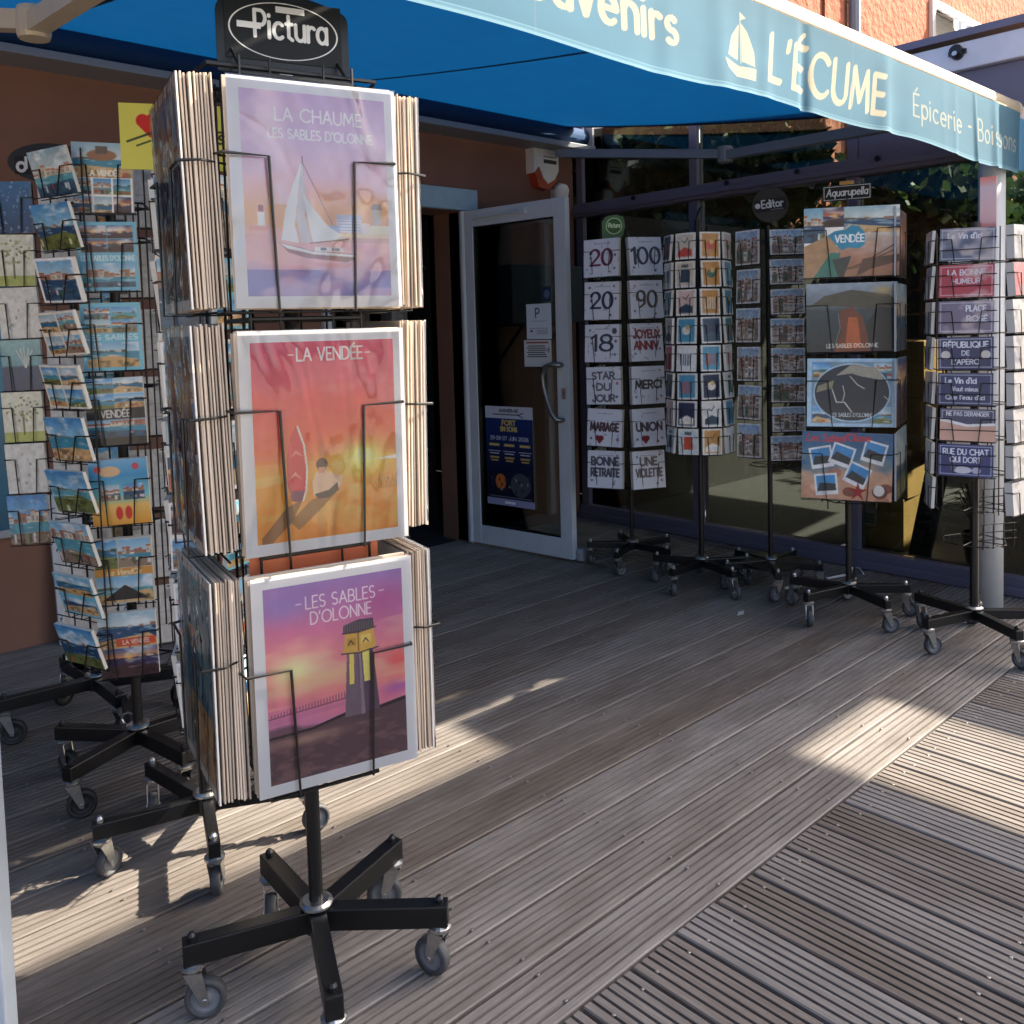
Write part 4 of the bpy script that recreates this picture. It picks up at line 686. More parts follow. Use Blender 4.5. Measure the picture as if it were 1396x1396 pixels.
def fork_mesh(r):
    k = ('f', r)
    if k not in WHEELS:
        b = MB(); zt = r*2+.022                                   # swivel axis at origin x=0, wheel behind at x=+.02
        b.lathe([(.021, zt), (.024, zt+.004), (.024, zt+.010), (.016, zt+.014)], 14)
        for s in (-1, 1): b.prism([(-.018, zt), (.018, zt), (.028, r+.008), (.026, r-.009), (.016, r-.008)], s*.0145-.0012, s*.0145+.0012)
        b.box((-.018, -.0157, zt-.003), (.018, .0157, zt)); b.tube([(.0215, -.018, r), (.0215, .018, r)], .005, 8); b.tube([(0, 0, zt+.01), (0, 0, zt+.03)], .006, 8)
        me = mesh('fork', b.v, b.f); me.materials.append(M_STEEL); WHEELS[k] = me
    return WHEELS[k]
def rack_base(root, heads, L=.265, r=.037, black=False, pole_top=1.9, aw_=.028, ah=.04, pr=.0135, swivel=None, collar=True):
    zt = r*2+.034
    for q, a in enumerate(heads):
        d = hd(a); ang = atan2(d.y, d.x); Lk = L[q] if isinstance(L, (list, tuple)) else L
        arm = MB().box((.012, -aw_/2, zt), (Lk, aw_/2, zt+ah), bev=.003).obj('arm', M_BLACK, root, rot=(0, 0, ang))
        MB().lathe([(.009, zt+ah), (.009, zt+ah+.008), (.005, zt+ah+.014)], 8, T(Lk-.018, 0, 0)).obj('bolt', M_BLACK if black or aw_ > .03 else M_STEEL, arm)
        sw = ang+(random.uniform(-2.6, 2.6) if swivel is None else swivel[q % len(swivel)])
        ca = put('caster', fork_mesh(r), None, root, (cos(ang)*(Lk-.018), sin(ang)*(Lk-.018), 0), (0, 0, sw))
        ty, hb = wheel_mesh(r, black); put('tyre', ty, None, ca, (.0215, 0, r)); put('wheel_hub', hb, None, ca, (.0215, 0, r))
    MB().lathe([(.026, zt-.004), (.026, zt+ah+.004)], 18).obj('hub', M_BLACK, root)
    if collar: MB().lathe([(.02, zt+ah+.0045), (.034, zt+ah+.0045), (.034, zt+ah+.009), (.027, zt+ah+.014), (.02, zt+ah+.014)], 22).obj('collar', M_STEEL, root)
    MB().lathe([(pr, zt+ah), (pr, pole_top)], 14).obj('pole', M_BLACK, root, smooth=False)
ORD = ['top', 'second', 'third', 'fourth', 'fifth', 'sixth', 'seventh', 'eighth', 'ninth', 'tenth', 'eleventh']
def pocket(root, p, n, W, H, z, T_, style=0):
    """wire pocket round a card of width W whose centre is p (rack-local), facing n"""
    h = Vector((-n.y, n.x, 0)); f = p+n*(T_/2+.004); b = MB(); zb = z-H/2-.004; r = .0017
    def pt(x, out, zz): q = f+h*x+n*out; return (q.x, q.y, zz)
    zt = z+H*(.08 if style else .18)
    for s in (-1, 1):
        b.tube([pt(s*(W/2+.006), -.03, zt), pt(s*(W/2+.004), 0, zt), pt(s*W*.27, .002, zt), pt(s*W*(.16 if style else .22), .002, zb), pt(s*W*(.16 if style else .22), -.035, zb)], r, 5)
    b.tube([pt(-W/2-.008, -.03, zb), pt(W/2+.008, -.03, zb)], r, 5); b.tube([pt(-W/2-.004, -.002, zb), pt(W/2+.004, -.002, zb)], r, 5)
    b.obj('pocket_wire', M_WIRE, root)
def column(root, ax, cam_h, off, d, lat, W, H, zs, tilt, T_, imgs, cname, rname, group, cname_card='postcard', labels=None, border=0, style=0, wires=True, jit=1, spine=True, edge=(232, 228, 220)):
    n = hd(cam_h+off); h = Vector((-n.y, n.x, 0)); phi = pi-radians(cam_h+off)
    for k, z in enumerate(zs):
        im = imgs[k] if isinstance(imgs, list) else imgs(k)
        p = n*d+h*lat
        if wires: pocket(root, p, n, W, H, z, T_, style)
        if im is None: continue
        me = sheet_mesh(cname_card, W, H, T_, im, border=border, bend=random.uniform(-.002, .003)*jit, edge=edge)
        c = Vector((ax[0], ax[1], z))+p+h*random.uniform(-.004, .004)*jit
        o = put(cname_card, me, loc=c, rot=(radians(tilt+random.uniform(-2, 2)*jit), radians(random.uniform(-1.6, 1.6)*jit), phi+radians(random.uniform(-2, 2)*jit)))
        what = labels[k] if labels else cname_card.replace('_', ' ')
        tag(o, '%s, %s from the top, %s, %s' % (what, ORD[k] if k else 'first', cname, rname), cname_card.replace('_', ' '), group)
    if spine:
        b = MB()
        for s in (-1, 1):
            q = n*(d-T_/2-.03)+h*(lat+s*(W/2-.012)); b.tube([(q.x, q.y, min(zs)-H/2-.01), (q.x, q.y, max(zs)+H/2)], .0024, 5)
        b.obj('upright_wire', M_WIRE, root)
def rings(root, zs, r, n=8, rad=.002):
    for z in zs: MB().tube([(r*cos(2*pi*k/n), r*sin(2*pi*k/n), z) for k in range(n)], rad, 5, True).tube([(-r, 0, z), (r, 0, z)], rad, 5).tube([(0, -r, z), (0, r, z)], rad, 5).obj('frame_ring', M_WIRE, root)
def camh(ax): return math.degrees(atan2(-ax[0], -ax[1])) % 360
def header(root, W, H, img, z, ang, name='header_sign', m=M_MATTE, T_=.006, shape=None, off=(0, 0), edge=(20, 20, 22)):
    o = put(name, sheet_mesh(name, W, H, T_, img, edge=edge, m=m), parent=root, loc=(off[0], off[1], z), rot=(0, 0, pi-radians(ang))); return o

# ---- main poster stand
ax0 = (.883, 1.59); R0 = empty('poster_stand', (*ax0, 0)); tag(R0, 'black rolling poster stand with oval emblem header, nearest the camera', 'display rack')
rack_base(R0, [4, 72, 133, 204, 290], [.25, .275, .27, .27, .26], .04, False, 1.83, .034, .046, .0145, swivel=[2.7, 2.2, 2.6, -2.3, 2.9])
TH0 = 193.3; nF = hd(TH0); hF = Vector((-nF.y, nF.x, 0))
ZR = [1.578, 1.138, .699]; PW, PH = .305, .40
frame = MB(); q_ = .105
for a in (-1, 1):
    for b in (-1, 1): p = nF*(q_*a)+hF*(q_*b); frame.tube([(p.x, p.y, .46), (p.x, p.y, 1.83)], .003, 6)
for s in (-.5, .5):
    for w_ in (nF, hF): p = w_*q_*2*s; t = (hF if w_ is nF else nF); [frame.tube([(p.x+t.x*u, p.y+t.y*u, .46), (p.x+t.x*u, p.y+t.y*u, 1.83)], .0025, 5) for u in (-.05, .05)]
for z in (.46, .92, 1.36, 1.8): frame.tube([tuple(nF*a*q_+hF*b*q_+Vector((0, 0, z))) for a, b in ((1, 1), (1, -1), (-1, -1), (-1, 1))], .003, 6, True); frame.tube([tuple(nF*q_+Vector((0, 0, z))), tuple(nF*-q_+Vector((0, 0, z)))], .004, 6); frame.tube([tuple(hF*q_+Vector((0, 0, z))), tuple(hF*-q_+Vector((0, 0, z)))], .004, 6)
frame.tube([tuple(nF*a*.16+hF*b*.165+Vector((0, 0, 1.815))) for a, b in ((.3, -1), (.55, -.96), (.55, .96), (.3, 1), (-.5, 1), (-.5, -1))], .004, 6, True)
for b in (-.1, .1): frame.tube([tuple(nF*.088+hF*b+Vector((0, 0, 1.815))), tuple(nF*.02+hF*b+Vector((0, 0, 1.87)))], .003, 6)
frame.obj('cage', M_WIRE, R0)
# header with arched top
hdm = MB().prism([(-.125, 0), (.125, 0), (.125, .11), (.1235, .12), (.119, .1275), (.112, .132)]+[(.104-.208*k/16, .135+.019*(1-(2*k/16-1)**2)) for k in range(17)]+[(-.112, .132), (-.119, .1275), (-.1235, .12), (-.125, .11)], -.003, .003)
hso = hdm.obj('header_sign', mat('header_black', S(7, 13, 19), .4), R0, (nF.x*.03, nF.y*.03, 1.822), (0, 0, pi-radians(TH0+3)))
im = Img(.22, .115, 150, (7, 13, 19))
t = np.sqrt(((im.X-im.asp/2)/.9)**2+((im.Y-.5)/.46)**2); im.mixin((225, 228, 230), np.clip(1.4-abs(t-.985)*60, 0, 1)); im.text('Pictura', .56, .38, .42, (205, 210, 214), .145, w=.62); im.rect(.1, .5, .3, .6, (215, 220, 224)); im.rect(.43, .8, .68, .9, (196, 200, 204))
put('emblem', sheet_mesh('emblem', .22, .115, .0015, im, edge=(7, 13, 19), m=M_MATTE), parent=hso, loc=(0, -.0042, .083))
MB().box((-.012, -.007, -.004), (.012, -.003, .006)).obj('clip', M_WHITE, hso)
# orange backing sheets in the core
im = Img(.25, .54, 120); im.grad([(0, (214, 150, 90)), (.06, (236, 150, 90)), (.5, (238, 140, 84)), (1, (196, 86, 74))], wob=.08); im.rect(.05, .06, .4, .09, (225, 222, 214)); [im.rect(.08+.03*k, .064, .09+.03*k, .086, (60, 60, 60)) for k in range(9)]
im.text('AFFICHES', .5, .74, .06, (70, 40, 40), .16, w=.8); im.rect(.02, .12, .98, .2, (150, 120, 110), .5)
put('backing_sheet', sheet_mesh('backing_sheet', .25, .54, .003, im, m=M_PRINT), parent=R0, loc=(nF.x*.095, nF.y*.095, .8), rot=(0, 0, pi-radians(TH0)))
def wires0(ang, d, z, zt, hw=PW):
    n = hd(ang); h = Vector((-n.y, n.x, 0)); b = MB(); g = lambda x, o, zz: tuple(n*(d+o)+h*x+Vector((0, 0, zz)))
    for s in (-1, 1): b.tube([g(s*.105, .1-d+.005, zt+.004), g(s*(hw/2+.012), -.03, zt+.002), g(s*(hw/2+.004), .006, zt), g(s*.078, .006, zt-.002), g(s*.07, .006, z-PH/2-.006), g(s*.07, .1-d, z-PH/2-.006)], .0021, 6)
    b.tube([g(-hw/2, -.05, z-PH/2-.006), g(hw/2, -.05, z-PH/2-.006)], .0021, 6); b.obj('pocket_wire', M_WIRE, R0)
sheet0 = MB().box((-PW/2, -.0016, -PH/2), (PW/2, .0016, PH/2), bev=.0009); SHEET = mesh('sheet', sheet0.v, sheet0.f); SHEET.materials.append(M_PAPER)
def sleeve_mesh():
    v = []; f = []; nx_, ny_ = 14, 18
    for j in range(ny_+1):
        for k in range(nx_+1): x = -PW/2-.002+(PW+.004)*k/nx_; z = -PH/2-.002+(PH+.004)*j/ny_; v.append((x, -.0035-.0035*abs(sin(k*1.3+j*.8))*random.random()*(1 if 0 < k < nx_ and 0 < j < ny_ else 0), z))
    for j in range(ny_):
        for k in range(nx_): a = j*(nx_+1)+k; f.append((a, a+1, a+nx_+2, a+nx_+1))
    return mesh('sleeve', v, f)
PICS = [pic_chaume(), pic_vendee(), pic_sables()]
for q_i, g_ in zip(PICS, (1.12, 1.14, 1.06)): q_i.a = np.clip(q_i.a*g_, 0, 1)
FN = ['lilac sailing boat poster', 'red sunset surfboard poster', 'pink sky clock tower poster']
def stack(ang, dout, zc, ns, pic, nm, label, lat=0, tilt=0, gap=.0048, yaw=0, m=M_PRINT, slv=M_SLEEVE):
    n = hd(ang); h = Vector((-n.y, n.x, 0)); c = Vector((ax0[0], ax0[1], zc))+n*dout+h*lat
    o = empty(nm, c, (radians(tilt), 0, pi-radians(ang+yaw))); tag(o, label, 'poster', 'posters on the rolling stand')
    put('front_sheet', sheet_mesh('front_sheet', PW, PH, .003, pic, border=.0205 if pic.ny > 150 else .018, bc=(242, 242, 246), m=m), parent=o)
    so2 = put('sleeve', sleeve_mesh(), slv, o, smooth=True)
    y = .0028
    for k in range(ns):
        y += gap*random.uniform(.7, 1.3); put('sheet', SHEET, None, o, (random.uniform(-.004, .004), y, random.uniform(-.003, .003)), (random.uniform(-.008, .008), random.uniform(-.012, .012), random.uniform(-.006, .006)))
    return o
tl = [-1, 1, 0]
for r_ in range(3):
    stack(TH0+[1.0, 1.5, .5][r_], .168, ZR[r_], 5, PICS[r_], 'poster_stack', FN[r_]+' on the front of the rolling stand, %s row' % ['top', 'middle', 'bottom'][r_], tilt=tl[r_], lat=.013, slv=[M_SLEEVE1, M_SLEEVE, M_SLEEVE3][r_])
    wires0(TH0, .172, ZR[r_], ZR[r_]+[.065, .06, .03][r_])
    for s, nm in ((1, 'left'), (-1, 'right')):
        pim = Img(.262, .352, 44); scene(pim, 0, .0, 1, 1, ['town', 'sunset', 'beach'][r_])
        if s == 1: pim.mixin((214, 186, 150) if r_ < 2 else (130, 170, 190), np.clip(pim.noise(2, 3)*2+.3, 0, 1)*.7)
        stack(TH0+90*s, [.215, .212, .208][r_], ZR[r_]+[.0, .012, .0][r_], 10 if s == 1 else 9, pim, 'poster_stack', 'edge-on poster stack on the %s side, %s row, rolling stand' % (nm, ['top', 'middle', 'bottom'][r_]), tilt=random.uniform(-1, 1.5), lat=-.004*s, yaw=random.uniform(-2, 2))
        wires0(TH0+90*s, .22, ZR[r_], ZR[r_]+.05)

# ---- postcard rack hidden behind the poster stand
ax1 = (.923, 2.206); c1 = camh(ax1); R1 = empty('postcard_rack', (*ax1, 0)); tag(R1, 'rolling postcard rack with yellow heart header, behind the poster stand', 'display rack')
rack_base(R1, [353, 48, 118, 200, 285], [.3, .27, .27, .24, .27], .037, False, 1.76, swivel=[2.6, 2, .3, 2.9, -2.4])
im = Img(.27, .16, 90, (222, 214, 96)); im.ell(.2, .74, .1, .1, (206, 44, 36)); im.ell(.29, .76, .1, .1, (206, 44, 36)); im.poly([(.14, .7), (.35, .72), (.26, .48)], (206, 44, 36)); im.line([(.06, .42), (.3, .58), (.9, .6)], .03, (40, 60, 40)); im.line([(.14, .36), (.35, .5)], .025, (40, 60, 40)); im.text('Les', .4, .46, .22, (30, 34, 40), .14, slant=.25); im.text('Sables', .66, .42, .22, (30, 34, 40), .14, slant=.25); im.text('LA VENDEE', .5, .1, .08, (80, 80, 50), .2)
header(R1, .27, .16, im, 1.825, c1+4, off=(.01, -.005), edge=(200, 190, 80))
for off, nm, lt, dd in ((14, 'front column', .035, .09), (-50, 'right column', 0, .15), (-105, 'far right column', 0, .14), (95, 'left column', -.02, .05)):
    column(R1, ax1, c1, off, dd, lt, .13, .17, [1.63-.196*k for k in range(7)], 4, .012, lambda k: pic_card(.13, .17, 34), nm, 'yellow-headed rack', 'cards on the yellow-headed rack', style=0)
rings(R1, (.33, .72, 1.11, 1.5, 1.73), .06)

# ---- tall left postcard rack
ax2 = (.941, 2.729); c2 = camh(ax2); R2 = empty('postcard_rack', (*ax2, 0)); tag(R2, 'tall black postcard rack with large holiday cards left of the poster stand', 'display rack')
rack_base(R2, [math.degrees(atan2(*(onz(x, y, .14)-Vector((*ax2, 0))).xy)) for x, y in ((101, 1048), (82, 995), (246, 1026), (262, 975), (170, 950))], .265, .04, True, 1.72, .034, .042, .0145, swivel=[2.4, 2.8, 2.9, 2, 1])
MB().tube([(.04+.02*cos(a/8*6.28), -.03, .17+.02*sin(a/8*6.28)) for a in range(9)], .003, 6).tube([(.02, -.03, .17), (-.03, -.02, .17)], .003, 6).obj('brake_ring', M_STEEL, R2, rot=(0, 0, radians(140)))
cz = [1.78, 1.563, 1.339, 1.128, .899, .673, .459]
im1 = Img(.16, .2, 80); scene(im1, 0, .5, 1, 1, 'beach'); im1.ell(.5, .82, .2, .08, (150, 100, 66)); im1.rect(.4, .84, .6, .95, (90, 76, 66)); [scene(im1, a, b, a+.3, b+.23, k) for a, b, k in ((0, .26, 'harbour'), (.34, .26, 'town'), (.67, .26, 'cliff'), (0, .0, 'town'), (.34, .0, 'beach'), (.67, 0, 'sunset'))]; im1.text('LA VENDÉE', .52, .53, .075, (250, 246, 236), .24, w=.55)
im2 = Img(.16, .2, 80, (110, 186, 216)); [scene(im2, a, b, a+.43, b+.19, 'sunset') for a, b in ((.06, .76), (.51, .76), (.06, .56), (.51, .56))]; scene(im2, .06, .05, .94, .4, 'harbour'); im2.text("LES SABLES D'OLONNE", .5, .44, .07, (220, 240, 246), .2, w=.9)
im3 = Img(.16, .2, 80, (110, 190, 214)); [scene(im3, a, b, a+.43, b+.2, k) for a, b, k in ((.06, .74, 'harbour'), (.51, .74, 'cliff'), (.06, .56, 'beach'), (.51, .56, 'town'))]; scene(im3, .06, .05, .94, .42, 'dune'); im3.text("LES SABLES", .5, .46, .07, (220, 240, 246), .2, w=.86)
im4 = Img(.16, .17, 80); [scene(im4, a, b, a+.5, b+.22, k) for a, b, k in ((0, .78, 'cliff'), (.5, .78, 'beach'), (0, .55, 'cliff'), (.5, .55, 'dune'))]; im4.rect(0, .38, 1, .55, (22, 26, 32)); im4.text('VENDÉE', .5, .42, .1, (225, 222, 214), .2, w=.5); scene(im4, 0, .12, 1, .38, 'harbour'); im4.rect(0, 0, 1, .12, (28, 30, 34))
im5 = Img(.16, .19, 80, (70, 170, 206)); im5.grad([(0, (232, 160, 60)), (.3, (240, 196, 110)), (.45, (120, 200, 206)), (.75, (60, 150, 200)), (1, (120, 180, 220))]); im5.ell(.35, .82, .16, .08, (226, 186, 140)); im5.ell(.15, .86, .05, .05, (214, 60, 60)); im5.ell(.8, .88, .05, .05, (206, 70, 90)); scene(im5, .15, .38, .5, .62, 'town'); scene(im5, .56, .38, .92, .62, 'harbour'); im5.ell(.46, .18, .05, .1, (214, 50, 40)); im5.ell(.62, .18, .05, .1, (214, 50, 40))
im6 = Img(.16, .18, 80, (200, 190, 170)); scene(im6, .02, .52, .4, .98, 'cliff'); scene(im6, .42, .55, .98, .98, 'town'); im6.rect(0, .42, 1, .54, (214, 150, 70)); im6.text('La Vendée', .5, .44, .08, (250, 236, 200), .18, slant=.3); scene(im6, .02, .02, .98, .42, 'beach'); im6.poly([(.1, .05), (.5, .28), (.92, .05)], (40, 40, 44))
im7 = Img(.16, .18, 80); scene(im7, 0, .4, 1, 1, 'beach'); scene(im7, 0, 0, 1, .45, 'sunset'); im7.rect(.3, .48, .98, .6, (206, 84, 56)); im7.text('LA VENDÉE', .64, .51, .06, (250, 236, 220), .2)
column(R2, ax2, c2, 11, .13, .012, .155, .19, cz, 3, .016, [im1, im2, im3, im4, im5, im6, im7], 'front column', 'tall left rack', 'large cards on the tall left rack', 'greeting_postcard', ['large multi-view castle card', 'blue-bordered sunset harbour card', 'turquoise-bordered beach card', 'card with black title band', 'flip-flop beach collage card', 'rolled card with ochre title band', 'seascape card with orange title band'])
sb = ['one', 'one', 'frame', 'multi', 'multi', 'one', 'one', 'one', 'two', 'one']
column(R2, ax2, c2, 53, .173, 0, .168, .126, [1.795-.1478*k for k in range(10)], 15, .01, lambda k: pic_card(.168, .126, 44, sb[k]), 'left column', 'tall left rack', 'tilted cards on the tall left rack', 'postcard', style=1)
column(R2, ax2, c2, -62, .165, 0, .12, .16, [1.78-.2*k for k in range(7)], 4, .012, lambda k: pic_card(.12, .16, 40), 'right column', 'tall left rack', 'side cards on the tall left rack')
for off, nm, lt in ((172, 'rear left column', .1), (180, 'rear column', -.06), (188, 'rear right column', -.2)):
    n = hd(c2+off); h = Vector((-n.y, n.x, 0))
    for k in range(7):
        z = cz[k]-.01; o = put('postcard', sheet_mesh('postcard', .15, .185, .006, pic_card(.15, .185, 40, 'back'), edge=(200, 200, 196)), loc=Vector((*ax2, z))+n*.15+h*lt, rot=(radians(random.uniform(-4, 2)), radians(random.uniform(-1, 1)), -radians(c2+off))); tag(o, 'white postcard back, %s from the top, %s, tall left rack' % (ORD[k] if k else 'first', nm), 'postcard', 'card backs on the tall left rack'); pocket(R2, n*.16+h*lt, n, .15, .185, z, .006)
rings(R2, (.36, .8, 1.19, 1.62, 1.72), .115, 6, .0028)
b = MB()
for k in range(6):
    a = hd(c2+11+60*k+30)*.118; b.tube([(a.x, a.y, .36), (a.x, a.y, 1.74)], .0032, 6)
b.obj('upright_bar', M_WIRE, R2)

# ---- leftmost rack near the wall
ax3 = (.985, 3.252); c3 = camh(ax3); R3 = empty('postcard_rack', (*ax3, 0)); tag(R3, 'dark postcard rack with black oval header, farthest left by the wall', 'display rack')
rack_base(R3, [math.degrees(atan2(*(onz(x, y, .13)-Vector((*ax3, 0))).xy)) for x, y in ((41, 955), (91, 910), (244, 918), (62, 888), (165, 960))], [.3, .26, .3, .3, .24], .042, True, 1.88, .034, .042, swivel=[2.8, 2, 2.2, 2.5, 2])
im = Img(.26, .13, 80, (30, 34, 42)); im.ell(.5, .5, .98, .5, (12, 14, 18)); im.ell(.14, .45, .12, .12, (210, 212, 214)); im.ell(.14, .45, .05, .05, (12, 14, 18)); im.text('I', .185, .45, .32, (210, 212, 214), .22); im.text('elt', .6, .38, .3, (180, 182, 186), .16)
pr_ = MB().prism([(.13*cos(2*pi*k/28), .066*sin(2*pi*k/28)) for k in range(28)], -.003, .003).obj('header_sign', M_BLACK, R3, (RIGHT.x*-.05, RIGHT.y*-.05, 1.93), (0, 0, pi-radians(c3+5)))
im = Img(.05, .06, 40, (12, 14, 18)); im.ell(.42, .4, .28, .32, (210, 212, 214)); im.ell(.42, .4, .12, .14, (12, 14, 18)); im.rect(.62, .3, .8, .98, (210, 212, 214)); put('emblem', sheet_mesh('emblem', .05, .06, .001, im, edge=(12, 14, 18), m=M_MATTE), parent=pr_, loc=(-.085, -.004, -.01))
column(R3, ax3, c3, 20, .11, -.135, .125, .165, [1.767-.1705*k for k in range(7)], 3, .014, [pic_card(.125, .165, 50, s) for s in ('night', 'tree', 'white', 'plant', 'tree', 'white', 'one')], 'left column', 'wall-side rack', 'cards on the wall-side rack', 'greeting_card', ['night-blue starry card', 'cream card with a green tree', 'pale card', 'dark blue plant card', 'patterned tree card', 'white speckled card', 'landscape card'])
column(R3, ax3, c3, -15, .12, .05, .13, .165, [1.767-.1705*k for k in range(8)], 3, .012, lambda k: pic_card(.13, .165, 26), 'front column', 'wall-side rack', 'front cards on the wall-side rack')
rings(R3, (.42, .9, 1.4, 1.84), .09)

# ---- birthday card rack
ax4 = (3.787, 3.151); c4 = camh(ax4); R4 = empty('birthday_card_rack', (*ax4, 0)); tag(R4, 'rack of square white birthday cards with green header beside the open door', 'display rack')
rack_base(R4, [c4+a for a in (20, 92, 164, 236, 308)], .25, .033, False, 1.8, .026, .034, .011)
def bday(lines, c, kind=0):
    i = Img(.2, .2, 64, (226, 228, 236)); m = (i.noise(9, 9, 2) > .55).astype(float); i.mixin((150, 156, 176), m*.5)
    for q in range(5):
        x, y = random.choice([(.15, .85), (.85, .88), (.12, .2), (.88, .2), (.75, .12), (.2, .5), (.9, .55)]); cc = random.choice([c, (90, 96, 116), (176, 96, 110)]); a0 = random.random()
        i.poly([(x+(.05 if k % 2 == 0 else .022)*cos(a0+k*pi/5), y+(.05 if k % 2 == 0 else .022)*sin(a0+k*pi/5)) for k in range(10)], cc, .85)
    n = len(lines); i.rect(.3, .87, .75, .882, (130, 136, 156))
    if n == 1 and lines[0].isdigit(): i.text(lines[0], .5, .3, .42, c, .2, nib=(.3, 1.6), w=.24*len(lines[0])+.12)
    else:
        for k, l in enumerate(lines): h = .2 if n < 3 else .17; i.text(l, .5, .62-.3*k+.06*(n-2)-(.14 if n == 1 else 0), h, c, .26, w=min(.8, .13*len(l)+.12))
    if kind == 1: i.ell(.32, .22, .07, .07, (130, 40, 50)); i.ell(.42, .22, .07, .07, (130, 40, 50)); i.poly([(.25, .2), (.49, .2), (.37, .06)], (130, 40, 50))
    if kind == 2: i.ell(.86, .82, .07, .08, (80, 84, 96))
    return i
W1, N1, K1 = (112, 40, 66), (44, 52, 84), (60, 66, 84)
column(R4, ax4, c4, 22, .175, -.072, .2, .2, [1.69-.2257*k for k in range(6)], -4, .028, [bday(['20'], W1), bday(['20'], N1), bday(['18'], K1, 2), bday(['STAR', 'DU', 'JOUR'], (96, 96, 104)), bday(['MARIAGE'], (84, 60, 70), 1), bday(['BONNE', 'RETRAITE'], (80, 84, 96))], 'left column', 'birthday rack', 'square cards on the birthday rack', 'birthday_card', ['wine-red 20 card', 'navy 20 card', 'slate 18 card', 'star of the day card', 'wedding card', 'happy retirement card'], edge=(200, 196, 186))
column(R4, ax4, c4, -28, .175, .012, .195, .2, [1.69-.2257*k for k in range(6)], -4, .028, [bday(['100'], K1), bday(['90'], (96, 88, 76)), bday(['JOYEUX', 'ANNIV.'], (150, 70, 70)), bday(['MERCI'], (70, 66, 60)), bday(['UNION'], (84, 70, 80), 1), bday(['UNE', 'VIOLETTE'], (110, 96, 96))], 'right column', 'birthday rack', 'square cards on the birthday rack', 'birthday_card', ['grey 100 card', 'brown 90 card', 'red birthday greeting card', 'dark thank-you card', 'union card with red heart', 'pale two-line greeting card'], edge=(200, 196, 186))
column(R4, ax4, c4, 100, .17, 0, .19, .2, [1.69-.2257*k for k in range(6)], -4, .02, lambda k: bday(['MERCI'], K1), 'far left column', 'birthday rack', 'hidden-side cards on the birthday rack', 'birthday_card', edge=(200, 196, 186))
rings(R4, [1.58-.2257*k for k in range(6)], .12, 8, .0022); MB().tube([(-.0, 0, .45), (0, 0, 1.82)], .006, 6, M=T(*(hd(c4-4)*.19))).obj('front_upright', M_WIRE, R4)
hs4 = MB().prism([(-.06, -.07), (.04, -.07), (.065, 0), (.06, .045), (.02, .065), (-.03, .06), (-.06, .03)], -.004, .004).obj('header_sign', mat('green_header', S(92, 128, 84), .35), R4, (RIGHT.x*-.07, RIGHT.y*-.07, 1.865), (0, 0, pi-radians(c4)))
im = Img(.1, .1, 56, (70, 110, 60)); t = np.hypot(im.X-.5, im.Y-.5); im.mixin((214, 240, 190), np.clip(1.5-abs(t-.42)*40, 0, 1)); im.a[t > .46] = np.array((92, 128, 84))/255; im.text('Pictura', .52, .42, .24, (220, 246, 196), .22, w=.6); im.rect(.14, .5, .3, .56, (220, 246, 196)); put('emblem', sheet_mesh('emblem', .1, .1, .001, im, edge=(92, 128, 84), m=M_MATTE), parent=hs4, loc=(.005, -.0052, .005))

# ---- small card rack
ax5 = (3.712, 2.636); c5 = camh(ax5); R5 = empty('art_card_rack', (*ax5, 0)); tag(R5, 'eight-row rack of small illustrated cards, second from the open door', 'display rack')
rack_base(R5, [c5+a for a in (35, 107, 179, 251, 323)], .255, .036, False, 1.84, .03, .036, .013)
for off, nm in ((68, 'far left column'), (22.5, 'left middle column'), (-22.5, 'right middle column'), (-68, 'far right column')):
    column(R5, ax5, c5, off, .152, 0, .1, .126, [1.703-.1352*k for k in range(8)], -4, .012, lambda k: pic_card(.1, .126, 26, 'art'), nm, 'illustrated card rack', 'cards on the illustrated card rack', 'illustrated_card', style=0)
rings(R5, [1.64-.1352*k for k in range(8)], .11, 8, .0018); MB().tube([(0, 0, 1.8), (.0, 0, 1.86), (.015, -.01, 1.9), (.025, -.015, 1.905)], .006, 6).obj('hook', M_BLACK, R5)

# ---- view postcard rack with round header
ax6 = (3.932, 2.377); c6 = camh(ax6); R6 = empty('view_card_rack', (*ax6, 0)); tag(R6, 'postcard rack with round black header, third from the open door', 'display rack')
rack_base(R6, [c6+a for a in (-8, 64, 136, 208, 280)], .25, .036, False, 1.8, .03, .036, .012)
MB().lathe([(.15, .118), (.155, .122), (.155, .134), (.03, .14)], 26).obj('base_disc', M_BLACK, R6)
tw = ['town', 'harbour']
column(R6, ax6, c6, 30, .11, -.045, .125, .165, [1.692-.1885*k for k in range(6)], -3, .012, lambda k: pic_town(.125, .165, 40), 'left column', 'view postcard rack', 'tall cards on the view postcard rack', 'postcard')
column(R6, ax6, c6, -16, .12, .055, .16, .118, [1.708-.1416*k for k in range(8)], -3, .012, lambda k: pic_town(.16, .118, 34), 'right column', 'view postcard rack', 'wide cards on the view postcard rack', 'view_postcard')
rings(R6, (.62, 1.0, 1.35, 1.72), .1)
im = Img(.17, .17, 60, (16, 18, 22)); im.text('Editor', .55, .42, .26, (200, 204, 206), .2, w=.56); im.ell(.15, .52, .06, .06, (200, 204, 206)); im.rect(.5, .34, .85, .36, (120, 120, 124))
